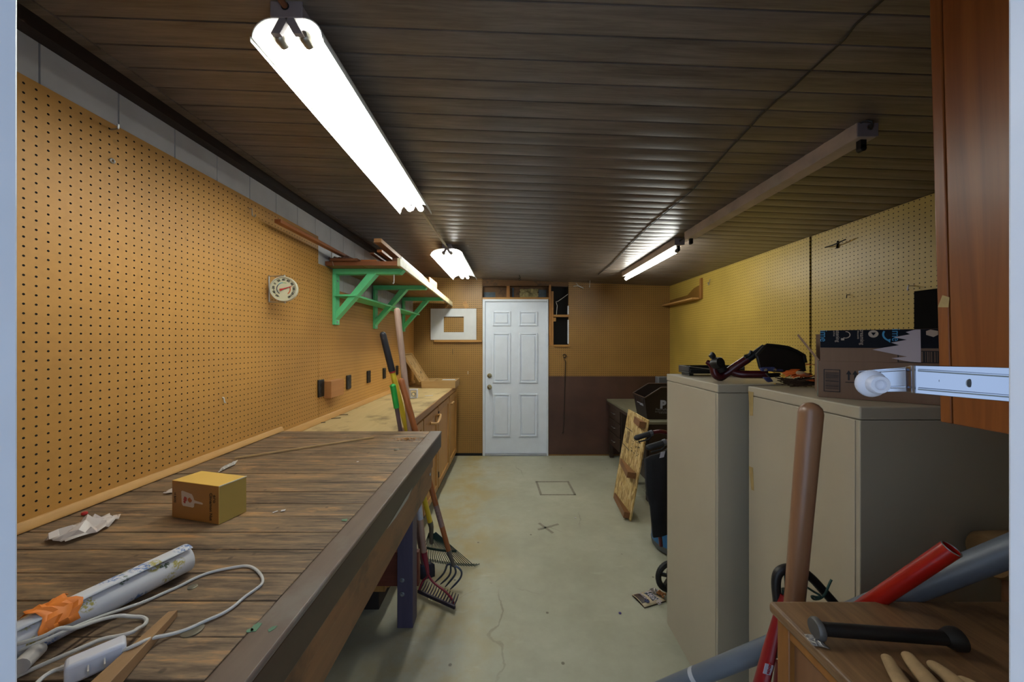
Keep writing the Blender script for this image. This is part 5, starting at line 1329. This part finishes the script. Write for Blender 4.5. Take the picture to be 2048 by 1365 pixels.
# leather work glove
LEA = plain('tan_leather', '#9a7d56', .8, var=.3, scale=25)
gl = thing('work_glove', 'tan leather work glove lying on the oak chest near the doorway', 'glove', tuple(onZ(1850, 1380, ZO)))
def gp(px, py, h=.014): return onZ(px, py, ZO+h)
for (pts, rs) in ((((1775,1318),(1790,1345),(1815,1385),(1850,1430)), (.0085,.0105,.012,.014)), (((1817,1314),(1835,1338),(1865,1372),(1890,1415)), (.0095,.012,.0135,.015)),
                  (((1866,1331),(1895,1352),(1925,1380),(1940,1415)), (.0085,.0115,.0135,.015)), (((1925,1362),(1950,1375),(1970,1395),(1975,1420)), (.008,.010,.012,.013))):
    q = [gp(x, y, .012+.006*i) for i, (x, y) in enumerate(pts)]; d_ = (q[0]-q[1]).normalized()
    MB().tube([q[0]+d_*rs[0]*.8, q[0]+d_*rs[0]*.45]+smooth(q, 1), [rs[0]*.25, rs[0]*.75]+[rs[0]]*1+[rs[0]+(rs[-1]-rs[0])*k/6 for k in range(1, len(smooth(q, 1)))], 12, flat=.8).build('finger', LEA, gl)
MB().tube([gp(1880,1400,.022), gp(1900,1440,.024), gp(1915,1500,.022), gp(1925,1560,.020)], [.030,.036,.034,.036], 16, flat=.55).build('palm', LEA, gl)
MB().tube([gp(1790,1480,.016), gp(1810,1460,.018), gp(1850,1480,.02)], [.009,.012,.014], 12).build('thumb', LEA, gl)
# handle leaning behind the chest
HW = wood('brown_tool_handle', '#946a4c', '#755036', 'Z', 18, .35, spec=.6)
a, b = P(1580, 1310, .872), P(1623, 806, .800)
tl = V(a.x-.006, a.y+.004, .02)
tag(MB().handle(a+(a-b)*1.1, b, .0155, .0235, 18).build('tool_handle', HW), 'thick brown round-topped wooden tool handle standing behind the oak chest', 'tool handle')
# C clamp with screw and twine
clp = thing('c_clamp', 'dark iron clamp with a bent frame behind the oak chest, green twine on it', 'clamp', tuple(P(1600, 1180, .86)))
DKI = plain('dark_iron', '#282524', .45, .5)
m = MB(); m.tube(smooth([P(1560,1290,.895), P(1556,1210,.893), P(1551,1170,.892), P(1554,1148,.892), P(1566,1138,.892), P(1582,1136,.892), P(1604,1141,.893), P(1625,1158,.892), P(1655,1192,.887), P(1670,1209,.887)]), .0105, 10); m.build('frame', DKI, clp)
MB().tube([P(1577,1210,.883), P(1575,1180,.885), P(1573,1150,.888)], .0055, 8).build('screw', plain('green_painted_screw', '#24382f', .5), clp)
MB().cyl(P(1576,1240,.881), P(1571,1180,.884), .0085, 10).build('screw_sleeve', _cache['green_painted_screw'], clp)
TW = plain('green_twine', '#2d4a40', .8, var=.3, scale=80)
m = MB(); rnd = random.Random(15); p = P(1615, 1176, .872); pts = [p]
for q in ((1630,1186),(1643,1192),(1634,1196),(1622,1192),(1626,1200),(1640,1199),(1650,1190),(1655,1178),(1659,1168),(1663,1160)): pts.append(P(q[0], q[1], .868+rnd.uniform(-.004, .004)))
tag(MB().tube(smooth(pts), .0026, 6).build('twine', TW), 'knotted green twine hanging by the iron clamp', 'twine')
# grey pipe, red pipe, red wrench, mallet
CONDUIT = plain('grey_pvc_pipe', '#5c636d', .4, var=.08)
a, b = P(1310, 1386.7, 1.161), P(2060, 1085.8, .684)
gpip = tag(MB().cyl(a, b, .0240, 20).build('grey_pipe', CONDUIT), 'long grey pipe slanting across the cabinets behind the oak chest', 'pipe')
dvv = (b-a)
MB().cyl(a+dvv*.165, a+dvv*.180, .0245, 20).build('white_band', plain('white_tape_band', '#aeb0b6', .6), gpip)
REDT = plain('bright_red_enamel', '#a5160c', .3, var=.05)
a, b = P(1715, 1225, .800), P(1903, 1098, .690); dv_ = (b-a).normalized()
rp = thing('red_pipe', 'bright red open-ended pipe lying beside the grey pipe', 'pipe', tuple(a))
m = MB(); n = 22; u1 = dv_.orthogonal().normalized(); u2 = dv_.cross(u1); vs = []
for p, r_ in ((a, .0158), (b, .0158), (b, .0135), (b-dv_*.12, .0135)):
    vs += [p+(u1*math.cos(2*math.pi*k/n)+u2*math.sin(2*math.pi*k/n))*r_ for k in range(n)]
m.add(vs, [(j*n+k, j*n+(k+1) % n, (j+1)*n+(k+1) % n, (j+1)*n+k) for j in range(3) for k in range(n)]); m.build('pipe_wall', REDT, rp)
MB().ring(b, dv_, .0147, .0013, 24, 6).build('bare_rim', STEEL, rp)
MB().cyl(b-dv_*.121, b-dv_*.120, .0134, 18).build('dark_bore', BLACKVOID, rp)
wr_ = thing('pipe_wrench', 'red pipe wrench with a white label standing behind the oak chest side', 'wrench', tuple(P(1530, 1365, .87)))
a, b = P(1510, 1420, .870), P(1567, 1192, .878)
REDW = plain('wrench_red', '#7a1216', .4, var=.1)
MB().tube([a, a+(b-a)*.5, b], [.022, .018, .010], 14, flat=.6).build('handle', REDW, wr_)
MB().tube([P(1556,1400,.868), P(1562,1330,.870)], [.016,.015], 12, flat=.6).build('hook_jaw', REDW, wr_)
lo = P(1532, 1349, .855); lu_ = (b-a).normalized(); ls = lu_.cross(V(0,-1,0)).normalized(); ls = ls if ls.x > 0 else -ls
lbm = MB().prism([lo-ls*.008, lo+ls*.012, lo+ls*.012+lu_*.024, lo-ls*.008+lu_*.024], V(0,-.0008,0)).build('label', plain('white_label', '#b7b3bd', .5, var=0), wr_)
MB().text('RIDGID', lo+ls*.006+lu_*.002+V(0,-.0012,0), lu_, -ls, .0078, bold=.0002).build('lettering', plain('red_ink', '#a01420', .5, var=0), lbm, smooth=False)
q = P(2022, 1110, .86)
ml = thing('wooden_mallet', 'round wooden mallet head behind the slanting grey pipe', 'mallet', tuple(q))
MB().lathe([(.001,-.05),(.046,-.05),(.052,-.042),(.052,.042),(.046,.05),(.001,.05)], q+V(.0,.0,.0), (1,-.15,.12), 24).build('head', wood('mallet_wood', '#9a7a52', '#775a38', 'X', 12, .5), ml)
MB().cyl(q+V(.0,0,-.05), V(q.x+.03, q.y+.02, .001), .014, 12).build('handle', HW, ml)

# ------------------------------------------------------------------ hanging orange-brown cupboard and the bright steel arm
def amber():
    m = Mat('amber_varnished_pine', .32, 0, .5); v = m.coord((1,1,.06)); g = m.noise(v, 16, 5, .6, 1.2)
    col = m.ramp(g, [(.3, C('#6b3415')), (.6, C('#8e5124')), (.8, C('#a1622e'))])
    kn = m.n('ShaderNodeTexVoronoi', {'Vector': m.coord((1,1,.8), (.13,.2,.31)), 'Scale': 6.5}).outputs[0]
    col = m.mix(m.ramp(kn, [(.04, BW(.85)), (.10, BW(0))]), col, C('#2a1006')); m.color(col); return m.m
AMB = amber()
hc = thing('wall_cupboard', 'orange-brown varnished wall cupboard hanging at the doorway over the oak chest', 'cupboard', (.894, .52, 1.343))
hc['_base'] = (.894, .52, 1.343)
ztop = 2.292
lean = lambda b: [setattr(p, 'x', p.x-.0261*(p.z-1.343)) for p in b.v] and b
lean(MB().box((.906, .305, 1.343), (1.24, .748, ztop))).build('carcass', AMB, hc, bevel=.002)
lean(MB().box((.894, .305, 1.343), (.9055, .7285, ztop-.004))).build('side_board', AMB, hc, bevel=.002)
lean(MB().box((.894, .7305, 1.343), (.9055, .750, ztop-.004))).build('edge_stile', AMB, hc, bevel=.002)
q = onX(1890, 602, .8875); MB().prism([q+V(0,.012,-.012), q+V(0,-.006,-.014), q+V(0,-.008,.006), q+V(0,.004,.012)], (-.0006,0,0)).build('tape_residue', TAPEY, hc)
hc.rotation_euler = (0, R(-1.35), 0) if False else (0, 0, 0)
CHR = Mat('polished_steel', .16, 1.0, .5); CHR.color(C('#a3a8b5'))
arm = thing('roller_bracket', 'bright steel bracket with a white rubber roller reaching in from the doorway', 'bracket', (.5, .40, 1.46))
dA = .40
def ap2(px, py, d): return P(px, py, d)
# profile heights: flat web with two folded ribs
def plate(p_top, p_bot, q_top, q_bot, nm, t=.0016):
    m = MB(); m.slab([p_bot, q_bot, q_top, p_top], t); return m.build(nm, CHR.m, arm, bevel=.0006)
kt, kb = ap2(1828,731,.410), ap2(1828,787,.410); lt, lb_ = ap2(1716,742,.440), ap2(1718,785,.440); rt_, rb = ap2(2040,736,.351), ap2(2040,806,.351)
plate(lt, lb_, ap2(1812,734,.418), ap2(1814,784,.418), 'end_plate')
plate(ap2(1812,734,.418), ap2(1814,784,.418), kt, kb, 'bend_plate')
plate(kt, kb, rt_, rb, 'arm_plate')
for (ya, yb, d_) in ((741, 754, .0), (778, 795, 0)):
    MB().tube([ap2(1836, ya, .405), ap2(2040, yb, .3495)], .0014, 8).build('pressed_rib', CHR.m, arm)
for (ya, yb) in ((741, 747), (772, 775)):
    MB().tube([ap2(1740, ya+4, .433), ap2(1810, ya-1 if ya < 750 else yb, .4165)], .0012, 8).build('pressed_rib', CHR.m, arm)
MB().tube([ap2(1826,732,.4085), ap2(1827,786,.4085)], .0016, 8).build('bend_ridge', CHR.m, arm)
MB().lathe([(.0045,-.004),(.004,-.0045),(.001,-.0048)], ap2(1930,766,.3795), (0,1,0), 12).build('rivet', STEEL, arm)
MB().lathe([(.0024,-.0008),(.001,-.001)], ap2(1880,762,.394), (0,1,0), 10).build('screw_hole', plain('rust_hole', '#4b1d12', .6), arm)
WR = plain('white_rubber', '#c5c5cf', .45, var=.04)
rc = ap2(1738, 767, .428); rax = V(-.2, -1, 0).normalized()
MB().lathe([(.001,0),(.0150,0),(.0160,.003),(.0150,.006),(.0108,.010),(.0105,.016),(.0095,.0175),(.0060,.0175),(.0052,.0145),(.001,.0145)], rc, rax, 28).build('roller', WR, arm)
m = MB(); m.obox(ap2(2040,806,.355), V(.03,-.048,0), V(.002,.002,0), V(0,0,.034)); m.box((.50, .3005, 1.43), (.57, .306, 1.50)); m.build('wall_plate', CHR.m, arm)
